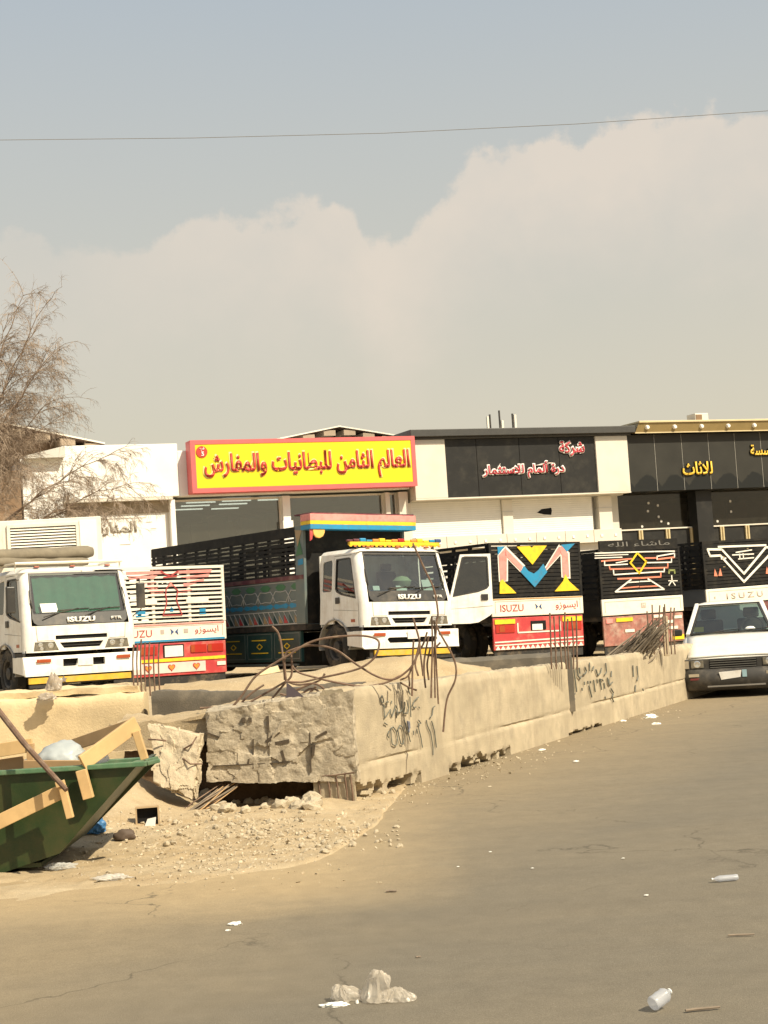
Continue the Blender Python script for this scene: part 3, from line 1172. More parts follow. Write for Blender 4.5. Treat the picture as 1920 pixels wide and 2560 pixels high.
# ------------------------------------------------------------------ shop row
FA = rad(22.4)
REF = Vector((-.2214, 55.0, 0))
bwhite = pm('white wall render', (.84, .83, .79), .8, var=.05, scale=.6, dirt=(DUST, .12, .7), bump=.1, bscale=20)
bgrey = pm('light grey cladding', (.55, .53, .48), .6, var=.06, scale=1)
bpanel = pm('pale metal cladding', (.66, .62, .54), .45, var=.06, scale=.8, dirt=(DUST, .15, 1))
bblack = pm('black cladding', (.018, .018, .0175), .5, var=.2, scale=1.2, dirt=((.06, .056, .046), .45, 1.6), spec=.3)
bcap = pm('charcoal cornice', (.05, .05, .048), .5, var=.15)
gold = pm('gold cladding', (.27, .20, .085), .45, .2, var=.1)
goldl = pm('pale gold trim', (.60, .50, .30), .45, .1, var=.1)
sgn_red = pm('sign frame pink red', (.66, .13, .13), .5, var=.08)
sgn_yel = pm('sign face yellow', (.83, .60, .008), .45, var=.05, scale=.5)
sgn_txt = pm('sign letters red', (.50, .045, .03), .5, var=.05)
sgn_halo = pm('sign letter outline', (.85, .75, .25), .5)
shopdark = pm('dim shop interior', (.27, .265, .23), .9, var=.3, scale=.8)
shop_br = pm('brown shop interior', (.055, .040, .028), .9, var=.4, scale=.9)
shopglass = glass('shop window glass', (.62, .66, .62), .6, .01)
shutter_m = pm('white roller shutter', (.74, .72, .66), .55, var=.05)
wood_r = pm('roof timber', (.20, .14, .09), .85, var=.2)
rust_r = pm('rusty sheet roof', (.13, .075, .05), .8, var=.3, dirt=((.3, .2, .12), .4, 2))
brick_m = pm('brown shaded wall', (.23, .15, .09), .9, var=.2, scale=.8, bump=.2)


def shop(name, label):
    o = empty(name, REF, FA)
    return tag(o, label, 'building')


def lampstrip():
    m = bpy.data.materials.new('lit ceiling tube')
    m.use_nodes = True
    e = m.node_tree.nodes['Principled BSDF']
    e.inputs['Emission Color'].default_value = (1, .97, .88, 1)
    e.inputs['Emission Strength'].default_value = 1.6
    return m


tube_m = lampstrip()
Z0 = .2                                              # the row stands slightly above the road

# --- white shop with the yellow sign
A = shop('white_shop', 'white shop building carrying the yellow sign')
mb = MB()
mb.box(-12.0, -10.7, .25, 14, 0, 7.27)
mb.box(-10.7, -6.9, .2, 14, 5.95, 7.69)
mb.box(-6.9, 1.35, .2, 14, 5.93, 7.45)
mb.box(-10.7, -7.15, .55, 14, 0, 5.95)
mb.box(-12.05, -10.68, .22, .3, 7.1, 7.3)
mb.build('wall', bwhite, A, bevel=.02)
MB().box(-10.72, -7.15, .16, .545, 5.85, 5.94).build('canopy', bpanel, A)
MB().box(-10.6, -7.2, .5, .56, 5.45, 5.84).build('sign_band', pm('beige band with painted shade', (.36, .30, .22), .8, var=.25, dirt=((.12, .1, .08), .5, 2)), A)  # shade below the canopy put into the beige of this strip
MB().box(-7.22, -7.05, .3, .62, 0, 5.85).build('column', bwhite, A, bevel=.01)
MB().box(-3.32, -3.05, .3, .62, 0, 5.85).build('column', bwhite, A, bevel=.01)
MB().box(-3.36, -3.0, .24, .66, 3.0, 5.0).build('column', bwhite, A, bevel=.01)
MB().box(.45, .62, .3, .62, 0, 5.85).build('column', bpanel, A, bevel=.01)
MB().box(.95, 1.3, .3, 1.4, 0, 5.85).build('column', bpanel, A, bevel=.01)
for x0, x1 in ((-7.05, -3.32), (-3.05, .45), (.62, .95)):
    MB().box(x0 + .04, x1 - .04, .60, .62, .3, 5.85).build('window', shopglass, A)
    fr = MB()
    for a in (x0, x1 - .05):
        fr.box(a, a + .05, .56, .598, .3, 5.85)
    fr.box(x0 + .051, x1 - .051, .56, .598, 5.78, 5.85)
    fr.build('window_frame', bpanel, A)
mb = MB()
mb.box(-7.0, .9, 9.0, 9.1, 0, 6)
mb.box(-7.0, .9, .7, 9.0, 5.9, 5.93)
mb.box(-7.1, -7.0, .7, 9.0, 0, 5.9)
mb.box(.9, 1.0, 1.45, 9.0, 0, 5.9)
mb.box(-7.0, .9, .7, 9, .28, .3)
mb.build('interior', shopdark, A)
for x, y in ((-6.4, 1.2), (-5.2, 1.0), (-6.2, 2.6), (-4.9, 2.4), (-3.9, 1.1), (-6.0, 4.2), (-4.6, 4.4)):
    MB().box(x, x + 1.0, y, y + .12, 5.78, 5.82).build('ceiling_lamp', tube_m, A)
mb = MB()
mb.box(-6.2, -4.6, 1.6, 2.4, .3, 5.12)
mb.box(-5.6, -4.9, 1.5, 2.3, .3, 5.3)
mb.box(-4.5, -3.6, 1.4, 2.2, .3, 5.22)
mb.box(-6.9, -6.3, 1.4, 2.2, .3, 5.02)
mb.box(-2.2, -.3, 1.6, 2.4, .3, 5.0)
mb.build('display_stock', pm('stacked goods', (.09, .085, .075), .9, var=.4, scale=2), A)
for x in (.0, -.9):
    MB().hexa([(x, 1.1, 4.9), (x + .7, 1.1, 5.05), (x + .7, 1.1, 5.4), (x, 1.1, 5.2)], [(x, 1.5, 4.9), (x + .7, 1.5, 5.05), (x + .7, 1.5, 5.4), (x, 1.5, 5.2)]).build('hanging_stock', trim_b, A)
letters('wall_lettering', arabic('المنارة'), pm('grey wall lettering', (.34, .31, .26), .8), A, -8.98, .545, 4.98, w=1.32, h=.46, ext=.03, bold=.03)
for x, y, w, h in ((-9.6, 5.3, 1.6, .02), (-8.0, 5.15, .2, .02), (-7.85, 4.93, .18, .02), (-8.9, 4.45, .35, .02)):
    MB().box(x, x + w, .535, .548, y, y + h).build('wall_conduit', bgrey, A)
MB().box(-7.28, -7.2, .52, .549, 3.2, 5.5).build('downpipe', bpanel, A)
# fascia sign
sg = empty('shop_sign', REF, FA)
tag(sg, 'long yellow shop sign with a pinkish red frame and red lettering', 'sign')
mb = MB()
mb.box(-6.62, 1.4, -.35, .19, 5.98, 7.72)
mb.build('sign_box', sgn_red, sg, bevel=.015)
mb = MB()
mb.box(-6.62, 1.4, -.39, -.352, 7.58, 7.72)
mb.box(-6.62, 1.4, -.39, -.352, 5.98, 6.13)
mb.box(-6.62, -6.46, -.39, -.352, 6.131, 7.579)
mb.box(1.25, 1.4, -.39, -.352, 6.131, 7.579)
mb.build('sign_frame', sgn_red, sg)
MB().box(-6.455, 1.245, -.375, -.352, 6.135, 7.575).build('sign_face', sgn_yel, sg)
TXT = arabic('العالم الثامن للبطانيات والمفارش')
letters('lettering_outline', TXT, sgn_halo, sg, -2.52, -.376, 6.80, w=7.45, h=1.02, ext=.01, bold=.045)
letters('lettering', TXT, sgn_txt, sg, -2.52, -.388, 6.80, w=7.34, h=.93, ext=.025, bold=.026)
MB().lathe([(0, 0), (.19, 0), (.19, .02), (0, .02)], 28, (-6.24, -.40, 7.33), 'Y').build('branch_badge', sgn_txt, sg)
letters('badge_number', '5', bwhite, sg, -6.22, -.402, 7.26, h=.15, ext=.012, bold=.03)
letters('badge_word', arabic('فرع'), bwhite, sg, -6.24, -.402, 7.42, w=.17, ext=.012, bold=.02)

# --- black and white shop
B = shop('black_front_shop', 'black and white fronted shop with red and white lettering')
mb = MB()
mb.box(1.42, 10.0, .8, 15, 0, 7.6)
mb.build('wall', bgrey, B)
mb = MB()
mb.box(1.28, 10.3, -.35, 15, 7.70, 7.95)
mb.box(1.35, 10.2, -.15, .6, 7.62, 7.70)
mb.build('cornice', bcap, B, bevel=.015)
for a, b in ((1.42, 2.66), (8.7, 10.05)):
    MB().box(a, b, -.12, .8, 5.55, 7.615).build('pilaster', bpanel, B, bevel=.02)
    MB().box(a + .02, b - .02, -.125, -.12, 7.48, 7.60).build('pilaster_cap', bgrey, B)
xs = [2.665, 3.9, 5.6, 7.2, 8.695]
for a, b in zip(xs, xs[1:]):
    MB().box(a + .008, b - .008, -.05, .78, 5.56, 7.61).build('panel', bblack, B, bevel=.004)
MB().box(1.42, 10.05, -.13, .6, 5.50, 5.55).build('sill', bpanel, B)
MB().box(1.42, 10.0, .38, .79, 5.46, 5.50).build('soffit', bgrey, B)
for k, (a, b) in enumerate(((1.45, 4.98), (5.42, 8.72))):
    n = 16
    for i in range(n):
        z = 4.22 + (5.46 - 4.22) * i / n
        MB().box(a, b, .5, .54 + .012, z, z + (5.46 - 4.22) / n - .006).build('shutter_slat', shutter_m, B)
    MB().box(a, b, .56, .6, 4.2, 5.46).build('shutter_back', bgrey, B)
hole = [(6.42, 4.93), (6.62, 5.06), (7.02, 5.1), (7.04, 5.0), (7.0, 4.83), (6.7, 4.85)]
MB().prism(hole, lambda a, b, w: (a, .49 + .02 * w, b)).build('torn_hole', dark_i, B)
MB().prism([(6.38, 4.9), (6.6, 4.86), (6.95, 4.80), (7.0, 4.835), (6.7, 4.86), (6.43, 4.93)], lambda a, b, w: (a, .47 + .02 * w, b)).build('torn_edge', shutter_m, B)
for a, b in ((1.2, 1.44), (5.0, 5.4), (8.95, 9.5)):
    MB().box(a, b, .40, .75, 0, 5.45).build('pillar', bpanel, B, bevel=.01)
    MB().box(a - .015, b + .015, .385, .76, 5.0, 5.04).build('pillar_band', bgrey, B)
x = 1.4
while x < 9.4:
    MB().box(x + .008, x + 1.17, .08, .7, 3.75, 4.21).build('panel', bpanel, B, bevel=.005)
    for dx in (.28, .86):
        MB().box(x + dx, x + dx + .09, .055, .079, 3.94, 4.03).build('spot_lamp', bwhite, B)
    x += 1.18
MB().box(1.4, 9.5, .3, .7, 0, 3.74).build('base_wall', bgrey, B)
tw = pm('white letter rim', (.82, .76, .72), .5)
tr = pm('red letter face', (.55, .05, .07), .5)
for body, cx, cz, w, h in ((arabic('شركة'), 7.72, 7.18, 1.05, .60), (arabic('درة ألمام للاستثمار'), 5.72, 6.46, 3.3, .62)):
    letters('letter_rim', body, tw, B, cx, -.06, cz, w=w * 1.02, h=h * 1.04, ext=.03, bold=.085)
    letters('letter_face', body, tr, B, cx, -.095, cz, w=w * .985, h=h * .93, ext=.02, bold=.012)
for x, h1, h2 in ((5.03, .62, .55), (5.42, .76, .4), (5.95, .64, .6)):
    MB().box(x, x + .05, 1.0, 1.05, 7.9, 8.0 + h1).build('roof_pipe', steel_d, B)
    MB().box(x + (.09 if x > 5.2 else -.10), x + (.17 if x > 5.2 else -.03), 1.0, 1.08, 7.9, 8.0 + h2).build('roof_post', cream_p, B)

# --- black furniture shop
D = shop('gold_trimmed_shop', 'black furniture shop with gold cornice and yellow lettering')
MB().box(10.1, 22, .9, 15, 5.3, 7.6).build('wall', bcap, D)
mb = MB()
mb.box(10.42, 22, -.45, 15, 8.04, 8.11)
mb.build('cornice_cap', goldl, D, bevel=.01)
MB().hexa([(10.3, -.32, 7.70), (22, -.32, 7.70), (22, -.40, 8.028), (10.42, -.40, 8.028)], [(10.3, 3, 7.70), (22, 3, 7.70), (22, 3, 8.028), (10.42, 3, 8.028)]).build('cornice', gold, D)
MB().box(10.28, 22, -.345, -.30, 7.66, 7.698).build('cornice_lip', goldl, D)
mats_sc = bpy.data.materials.new('black cladding with water marks')
mats_sc.use_nodes = True
t_ = mats_sc.node_tree
bs = t_.nodes['Principled BSDF']
tcn = t_.nodes.new('ShaderNodeTexCoord')
sp = t_.nodes.new('ShaderNodeSeparateXYZ')
t_.links.new(tcn.outputs['Object'], sp.inputs[0])


def tm(op, a, b=None):
    q = t_.nodes.new('ShaderNodeMath')
    q.operation = op
    for i, v_ in enumerate((a, b)):
        if v_ is None:
            continue
        if isinstance(v_, (int, float)):
            q.inputs[i].default_value = v_
        else:
            t_.links.new(v_, q.inputs[i])
    return q.outputs[0]


nn = t_.nodes.new('ShaderNodeTexNoise')
nn.inputs['Scale'].default_value = 5
nn.inputs['Detail'].default_value = 6
t_.links.new(tcn.outputs['Object'], nn.inputs['Vector'])
nn2 = t_.nodes.new('ShaderNodeTexNoise')
nn2.inputs['Scale'].default_value = 1.3
nn2.inputs['Detail'].default_value = 7
t_.links.new(tcn.outputs['Object'], nn2.inputs['Vector'])
arch = tm('MULTIPLY', tm('ABSOLUTE', tm('SINE', tm('MULTIPLY', tm('SUBTRACT', sp.outputs[0], 10.25), pi / 1.18))), .42)
lim = tm('ADD', tm('ADD', arch, 5.62), tm('MULTIPLY', nn.outputs[0], .18))
wet = t_.nodes.new('ShaderNodeMapRange')
wet.inputs[1].default_value = -.03
wet.inputs[2].default_value = .03
t_.links.new(tm('SUBTRACT', sp.outputs[2], lim), wet.inputs[0])
cr = t_.nodes.new('ShaderNodeMix')
cr.data_type = 'RGBA'
t_.links.new(wet.outputs[0], cr.inputs['Factor'])
cr.inputs['A'].default_value = (.012, .0135, .0135, 1)
dusty = t_.nodes.new('ShaderNodeMix')
dusty.data_type = 'RGBA'
t_.links.new(nn2.outputs[0], dusty.inputs['Factor'])
dusty.inputs['A'].default_value = (.020, .020, .018, 1)
dusty.inputs['B'].default_value = (.042, .041, .035, 1)
t_.links.new(dusty.outputs['Result'], cr.inputs['B'])
t_.links.new(cr.outputs['Result'], bs.inputs['Base Color'])
bs.inputs['Roughness'].default_value = .5
bs.inputs['Specular IOR Level'].default_value = .25
x = 10.06
while x < 21.5:
    MB().box(x + .012, x + 1.168, -.06, .88, 5.53, 7.64).build('panel', mats_sc, D, bevel=.004)
    MB().box(x + .0, x + .01, -.05, .8, 5.53, 7.64).build('panel_seam', bgrey, D)
    MB().lathe([(0, -.46), (.06, -.46), (.085, -.40), (.085, -.36)], 14, (x + .72, 0, 7.87), 'Y').build('spot_lamp', bwhite, D, smooth=True)
    x += 1.18
mb = MB()
mb.box(9.6, 22, 4.0, 4.1, 0, 5.4)
mb.box(9.6, 22, .9, 4.0, 5.42, 5.5)
mb.box(9.6, 22, .9, 4, .1, .2)
mb.build('interior', shop_br, D)
MB().box(16.2, 17.1, 2.8, 3.0, 4.3, 5.2).build('display_stock', pm('dark red wardrobe', (.075, .022, .014), .6), D)
MB().box(10.8, 12.8, 2.5, 3.2, .2, 4.4).build('display_stock', pm('dark goods', (.045, .04, .033), .8, var=.4), D)
MB().box(12.25, 12.75, 1.8, 2.0, 4.1, 4.6).build('display_stock', pm('greenish goods', (.10, .14, .13), .6), D)
for x0, x1 in ((9.55, 13.1), (13.8, 22)):
    MB().box(x0, x1, .85, .87, 4.2, 5.52).build('window', glass('tinted shop glass', (.42, .40, .36), 1.0, .03), D)
MB().box(13.1, 13.8, .3, .95, 0, 5.52).build('column', bblack, D, bevel=.01)
for x0, x1 in ((9.5, 13.1), (13.8, 22)):
    MB().box(x0, x1, .70, .84, 4.14, 4.19).build('rail', bpanel, D)
    MB().box(x0, x1, .76, .85, 2.4, 4.138).build('base_panel', bblack, D)
for px in (10.75, 11.93, 13.02, 14.35, 15.5, 16.7, 17.9):
    MB().box(px, px + .17, .68, .759, 2.4, 4.138).build('mullion', goldl, D)
    MB().box(px + .06, px + .11, .66, .679, 2.4, 4.13).build('mullion_rib', gold, D)
for x, z in ((11.35, 5.15), (11.75, 5.05), (11.3, 4.85), (11.75, 4.62), (12.15, 4.35), (11.85, 4.45), (11.0, 4.28), (15.0, 5.1), (15.0, 4.7), (14.35, 4.35), (13.2, 4.75)):
    MB().lathe([(0, .835), (.05, .836), (.05, .846)], 10, (x, 0, z), 'Y').build('window_sticker', bgrey, D)
ty = pm('yellow letters', (.80, .52, .05), .45)
for body, cx, cz, w, h in ((arabic('للاثاث'), 13.0, 6.33, 1.32, .50), (arabic('مؤسسة'), 16.1, 6.9, 1.35, .52)):
    letters('letter_back', body, dark_i, D, cx, -.072, cz, w=w * 1.03, h=h * 1.05, ext=.02, bold=.05)
    letters('letter_face', body, ty, D, cx, -.10, cz, w=w, h=h, ext=.03, bold=.02)
ac = MB()
ac.box(14.15, 14.75, 1.5, 2.1, 8.14, 8.62)
ac.build('roof_unit', bpanel, D, bevel=.02)
MB().box(14.18, 14.45, 1.48, 1.499, 8.32, 8.56).build('roof_unit_grille', brick_m, D)
MB().box(13.82, 14.1, 1.5, 1.9, 8.14, 8.32).build('roof_box', brick_m, D)

# --- sheds with pitched roofs behind the row
def shed(name, label, x0, x1, xr, zr, ze0, ze1, y0, ln, wallmat, beams=True):
    o = empty(name, REF, FA)
    tag(o, label, 'building')
    for a, za, b, zb in ((x0, ze0, xr, zr), (xr, zr, x1, ze1)):
        MB().hexa([(a, y0, za), (b, y0, zb), (b, y0, zb + .07), (a, y0, za + .07)], [(a, y0 + ln, za), (b, y0 + ln, zb), (b, y0 + ln, zb + .07), (a, y0 + ln, za + .07)]).build('roof_slope', rust_r, o)
        MB().bar((a, y0 - .02, za + .05), (b, y0 - .02, zb + .06), .03, .05).build('verge_board', cream_p, o)
        if beams:
            n = max(3, int(abs(b - a) / .8))
            for i in range(n):
                t = (i + .5) / n
                xx, zz = a + (b - a) * t, za + (zb - za) * t
                MB().bar((xx, y0 + .02, zz - .13), (xx, y0 + 1.2, zz - .13), .5, .22).build('purlin', pm('pale purlin', (.36, .28, .2), .8), o)
    mb = MB()
    mb.prism([(x0, 0), (x1, 0), (x1, ze1 - .02), (xr, zr - .02), (x0, ze0 - .02)], lambda a, b, w: (a, y0 + 1.0 + (ln - 1.2) * w, b))
    mb.build('wall', wallmat, o)
    return o


def fac_at(px, py, off):
    n_ = Vector((-sin(FA), cos(FA), 0))
    p = on_plane(px, py, REF + n_ * off, n_)
    d = p - REF
    return d.x * cos(FA) + d.y * sin(FA), p.z


ga, gb, gc = fac_at(640, 1112, 9), fac_at(850, 1069, 9), fac_at(1040, 1100, 9)
shed('warehouse', 'pitched timber roof rising behind the yellow sign', ga[0], gc[0], gb[0], gb[1], ga[1], gc[1], 9, 14, pm('dark gable', (.05, .035, .025), .9))
la, lb = fac_at(-60, 1055, 1.6), fac_at(262, 1113, 1.6)
shed('old_shed', 'brown shed with a sloping sheet roof behind the bare tree', la[0] - 12, lb[0], la[0] - 4, la[1] + 1.0, la[1] - 2, lb[1], 1.6, 16, brick_m)
MB().box(-24, -12.05, .3, 1.5, 0, 6.95).build('brown_outhouse', brick_m, None).matrix_basis = Matrix.Translation(REF) @ Matrix.Rotation(FA, 4, 'Z')
tag(bpy.data.objects['brown_outhouse'], 'brown outhouse wall beside the white shop, behind the bare twigs', 'building')
MB().hexa([(-11.95, -.1, 7.28), (-10.66, -.1, 7.30), (-10.66, -.1, 7.66), (-11.95, -.1, 7.36)], [(-11.95, .9, 7.28), (-10.66, .9, 7.30), (-10.66, .9, 7.66), (-11.95, .9, 7.36)]).build('roof_flashing', bgrey, A)
# ------------------------------------------------------------------ trucks
def wheel_mesh(r, w):
    ty = MB().lathe([(r * .58, -w / 2), (r * .80, -w / 2 - .005), (r * .95, -w / 2 + .02), (r, -w / 2 + .05), (r, w / 2 - .05), (r * .95, w / 2 - .02), (r * .80, w / 2 + .005), (r * .58, w / 2)], 28, axis='X').mesh('tyre', True)
    rm = MB().lathe([(r * .58, -w / 2 + .01), (r * .50, -w / 2 + .03), (r * .46, -w / 2 + .10), (r * .26, -w / 2 + .12), (r * .24, -w / 2 + .02), (r * .1, -w / 2), (0, -w / 2)], 20, axis='X').mesh('rim', True)
    return ty, rm


WH = {}


def wheel(parent, x, y, z, r=.48, w=.26, side=-1):
    if (r, w) not in WH:
        WH[(r, w)] = wheel_mesh(r, w)
    ty, rm = WH[(r, w)]
    e = link('wheel', ty, rubber, parent)
    rt = Matrix.Rotation(0 if side < 0 else pi, 4, 'Z')
    e.matrix_basis = Matrix.Translation((x, y, z)) @ rt
    link('rim', rm, rim_m, e)
    return e


def ykf(z):
    return 0.0 if z < 1.36 else .30 * (z - 1.36) / 1.02


def xin(z):
    return max(0.0, z - 1.4) * .07


DOOR = [(.17, .88), (.17, 1.36), (.455, 2.33), (1.11, 2.335), (1.11, 1.10), (1.04, 1.04), (.92, .97), (.78, .90), (.6, .88)]
DWIN = [(.245, 1.44), (.485, 2.27), (.55, 2.29), (1.03, 2.28), (1.05, 2.24), (1.05, 1.66), (1.0, 1.60), (.80, 1.53)]
QWIN = [(1.18, 2.22), (1.21, 2.27), (1.52, 2.24), (1.55, 2.2), (1.55, 1.66), (1.52, 1.62), (1.21, 1.62), (1.18, 1.66)]


def build_cab(T, M=None, detail=True, badge=True, open_door=False, curtain=None, mirror=True):
    B_ = lambda: MB(M)
    s = B_()
    slots = [[(-.52, 1.09), (.52, 1.09), (.52, 1.165), (-.52, 1.165)], [(-.36, .925), (.36, .925), (.44, 1.03), (-.44, 1.03)]]
    lamps = [[(k * .96, .885), (k * .46, .885), (k * .54, 1.055), (k * .93, 1.055)] for k in (-1, 1)]
    s.plate([(-.98, .86), (.98, .86), (.98, 1.358), (-.98, 1.358)], slots + lamps, lambda a, b, w: (a, .03 * w, b))
    for k in (-1, 1):
        def corner(u, v, k=k):
            z = .86 + 1.52 * v
            a = u * pi / 2
            return (k * (.98 + .15 * sin(a) - xin(z)), ykf(z) + .15 * (1 - cos(a)) + (.02 if u > .9 and z > 1.4 else 0), z)
        s.grid(corner, 6, 16)
        # rear quarter and roof rail
        s.plate([(1.125, .95), (1.65, .95), (1.65, 2.38), (.46, 2.38), (.455, 2.345), (1.125, 2.345)], [QWIN], lambda a, b, w, k=k: (k * (1.13 - xin(b) - .03 * w), a, b))

    def roof(u, v):
        x = (u * 2 - 1)
        y = .285 + 1.375 * v
        ex = max(0, 1 - abs(x) ** 7) ** .5
        ey = min(1, v / .12) ** .5
        return (x * 1.062, y, 2.375 + .115 * ex * (.25 + .75 * ey))
    s.grid(roof, 28, 12)
    s.box(-1.10, 1.10, 1.63, 1.66, .9, 2.38)
    cab = s.build('cab', white_p, T, smooth=True)
    f = B_()
    f.box(-1.1, 1.1, .05, 1.62, .86, .90)
    f.box(-.95, .95, .035, .12, .88, 1.34)
    f.build('cab_floor', dark_i, T)
    # black band under the screen and screen surround
    WO = [(-.955, 1.50), (-.93, 1.42), (-.86, 1.37), (.86, 1.37), (.93, 1.42), (.955, 1.50), (.915, 2.37), (-.915, 2.37)]
    WI = [(-.93, 1.62), (-.91, 1.585), (.91, 1.585), (.93, 1.62), (.885, 2.33), (-.885, 2.33)]
    fr = B_()
    fr.plate(WO, [WI], lambda a, b, w: (a, ykf(b) - .012 + .03 * w, b))
    fr.build('windscreen_surround', trim_b, T)
    g = B_()
    g.grid(lambda u, v: ((-.925 + 1.85 * u) * (1 - .045 * v), ykf(1.59 + .74 * v) + .012, 1.59 + .74 * v), 2, 2)
    g.build('windscreen', wind_gl, T)
    if not detail:
        return cab
    # inside
    d = B_()
    d.box(-1.05, 1.05, .16, .52, 1.25, 1.58)
    d.build('dashboard', pm('grey dashboard', (.10, .10, .10), .7), T, bevel=.03)
    for k in (-.5, .5):
        sm = B_()
        sm.box(k - .27, k + .27, .95, 1.45, 1.2, 1.38)
        sm.hexa([(k - .26, 1.38, 1.3), (k + .26, 1.38, 1.3), (k + .22, 1.50, 2.05), (k - .22, 1.50, 2.05)], [(k - .26, 1.52, 1.3), (k + .26, 1.52, 1.3), (k + .22, 1.6, 2.05), (k - .22, 1.6, 2.05)])
        sm.box(k - .12, k + .12, 1.50, 1.60, 2.07, 2.22)
        sm.build('seat', seat_m, T, bevel=.03)
    sw = B_()
    for j in range(20):
        a0, a1 = 2 * pi * j / 20, 2 * pi * (j + 1) / 20
        pa = Vector((.5 + .22 * cos(a0), .62 + .06 * sin(a0), 1.62 + .20 * sin(a0)))
        pb = Vector((.5 + .22 * cos(a1), .62 + .06 * sin(a1), 1.62 + .20 * sin(a1)))
        sw.tube([pa, pb], .016, 5)
    sw.bar((.28, .62, 1.62), (.72, .62, 1.62), .03, .03)
    sw.build('steering_wheel', trim_b, T)
    for (x, z, w, h, m) in ((-.62, 1.60, .16, .1, paper), (-.05, 1.6, .26, .10, paper), (.62, 1.6, .26, .22, paper)):
        B_().hexa([(x, .36, z), (x + w, .36, z), (x + w, .36 + h * .35, z + h), (x, .36 + h * .35, z + h)], [(x, .37, z), (x + w, .37, z), (x + w, .37 + h * .35, z + h), (x, .37 + h * .35, z + h)]).build('dash_paper', m, T)
    if open_door:
        B_().lathe([(0, .0), (.06, .02), (.17, .12), (.2, .22), (.12, .3), (0, .33)], 16, (.18, .50, 1.58)).build('folded_sunshade', pm('pale green sunshade', (.42, .48, .30), .7), T, smooth=True)
        B_().box(-.9, -.2, .2, .5, 1.581, 1.60).build('dash_cloth', pm('blue dash cloth', (.05, .1, .2), .8), T)
    if curtain:
        B_().hexa([(-.74, .075, 1.61), (-.42, .075, 1.61), (-.44, .13, 1.78), (-.76, .13, 1.78)], [(-.74, .08, 1.61), (-.42, .08, 1.61), (-.44, .135, 1.78), (-.76, .135, 1.78)]).build('dash_paper', paper, T)
        c = B_()
        c.grid(lambda u, v: (-.84 + 1.72 * u, .14 + .012 * sin(u * 40) + .19 * v, 1.60 + .70 * v), 60, 4)
        c.build('green_sunshade', curtain, T)
    # front details
    for k in (-1, 1):
        h = B_()
        h.prism([(k * .955, .89), (k * .465, .89), (k * .545, 1.05), (k * .925, 1.05)], lambda a, b, w: (a, .004 + .02 * w, b))
        ho = h.build('headlight', lens_m, T)
        for cx, cz, r in ((k * .82, 1.0, .045), (k * .62, .985, .055), (k * .80, .925, .035)):
            B_().lathe([(0, .001), (r * .6, -.004), (r, -.001), (r, .008)], 16, (cx, 0, cz), 'Y').build('lamp_bowl', chrome, ho, smooth=True)
    gg = B_()
    gg.box(-.50, .50, .045, .06, 1.08, 1.17)
    gg.box(-.50, .50, .045, .06, .91, 1.03)
    gg.build('grille_back', dark_i, T)
    gb = B_()
    gb.box(-.5, .5, .012, .03, .965, .978)
    gb.build('grille_bar', steel_d, T)
    bump = B_()
    intake = [(-.56, .53), (.56, .53), (.62, .60), (.58, .64), (-.58, .64), (-.62, .60)] if not curtain else [(-.42, .58), (-.16, .58), (-.1, .72), (-.42, .72)]
    holes = [intake] + ([[(.16, .58), (.42, .58), (.42, .72), (.1, .72)]] if curtain else [])
    bump.plate([(-1.16, .42), (1.16, .42), (1.19, .47), (1.19, .78), (-1.19, .78), (-1.19, .47)], holes, lambda a, b, w: (a, -.085 + .06 * w + (.05 if abs(a) > 1.17 else 0), b))
    bump.box(-1.19, 1.19, -.024, .3, .765, .785)
    for k in (-1, 1):
        bump.hexa([(k * 1.192, -.03, .45), (k * 1.2, .5, .50), (k * 1.2, .5, .78), (k * 1.192, -.03, .779)], [(k * 1.165, -.03, .45), (k * 1.17, .5, .50), (k * 1.17, .5, .78), (k * 1.165, -.03, .779)])
    bump.build('bumper', white_p, T)
    B_().box(-1.1, 1.1, .0, .04, .45, .76).build('bumper_recess', dark_i, T)
    st = B_()
    st.box(-.92 if not curtain else -1.1, .95, -.07, -.03, .28, .39)
    st.build('yellow_valance', pm('worn ochre valance', (.62, .38, .03), .55, var=.25, scale=6, dirt=(DUST, .4, 7)), T)
    B_().box(-1.0, 1.0, -.02, .02, .25, .42).build('valance_back', steel_d, T)
    for k in (-1, 1):
        B_().box(k * .80 - .14, k * .80 + .14, -.10, -.086, .67, .735).build('indicator', amber, T, bevel=.006)
        B_().box(k * 1.131 - .008, k * 1.131 + .008, .3, .44, .97, 1.03).build('side_repeater', amber, T)
    B_().box(-.13, .17, -.105, -.09, .6 if not curtain else .58, .775 if not curtain else .72).build('number_plate', plate_m, T)
    if curtain:
        pts_ = []
        for j in range(10):
            r_ = .075 if j % 2 == 0 else .032
            pts_.append((-.42 + r_ * sin(j * pi / 5), .335 + r_ * cos(j * pi / 5)))
        B_().prism(pts_, lambda a, b, w: (a, -.085 + .012 * w, b)).build('star_emblem', pm('grey star', (.2, .18, .16), .5), T)
    for x0, x1, dz in ((-.75, -.02, 0.0), (.08, .62, .0)):
        w = B_()
        w.tube([(x0, -.035, 1.52), ((x0 + x1) / 2, -.02 + ykf(1.62), 1.60), (x1, ykf(1.66) - .03, 1.665)], .011, 5)
        w.tube([(x1 - .42, ykf(1.64) - .02, 1.635), (x1 + .22, ykf(1.66) - .02, 1.66)], .012, 5)
        w.build('wiper', trim_b, T)
    if badge:
        letters('maker_lettering', 'ISUZU', pm('white badge', (.8, .8, .77), .4), T, .0, -.012, 1.455, w=.56, h=.105, ext=.012, bold=.045)
        letters('model_lettering', 'FTR', pm('white badge', (.8, .8, .77), .4), T, .72, -.012, 1.46, w=.22, h=.055, ext=.008, bold=.03)
    ln_ = B_()
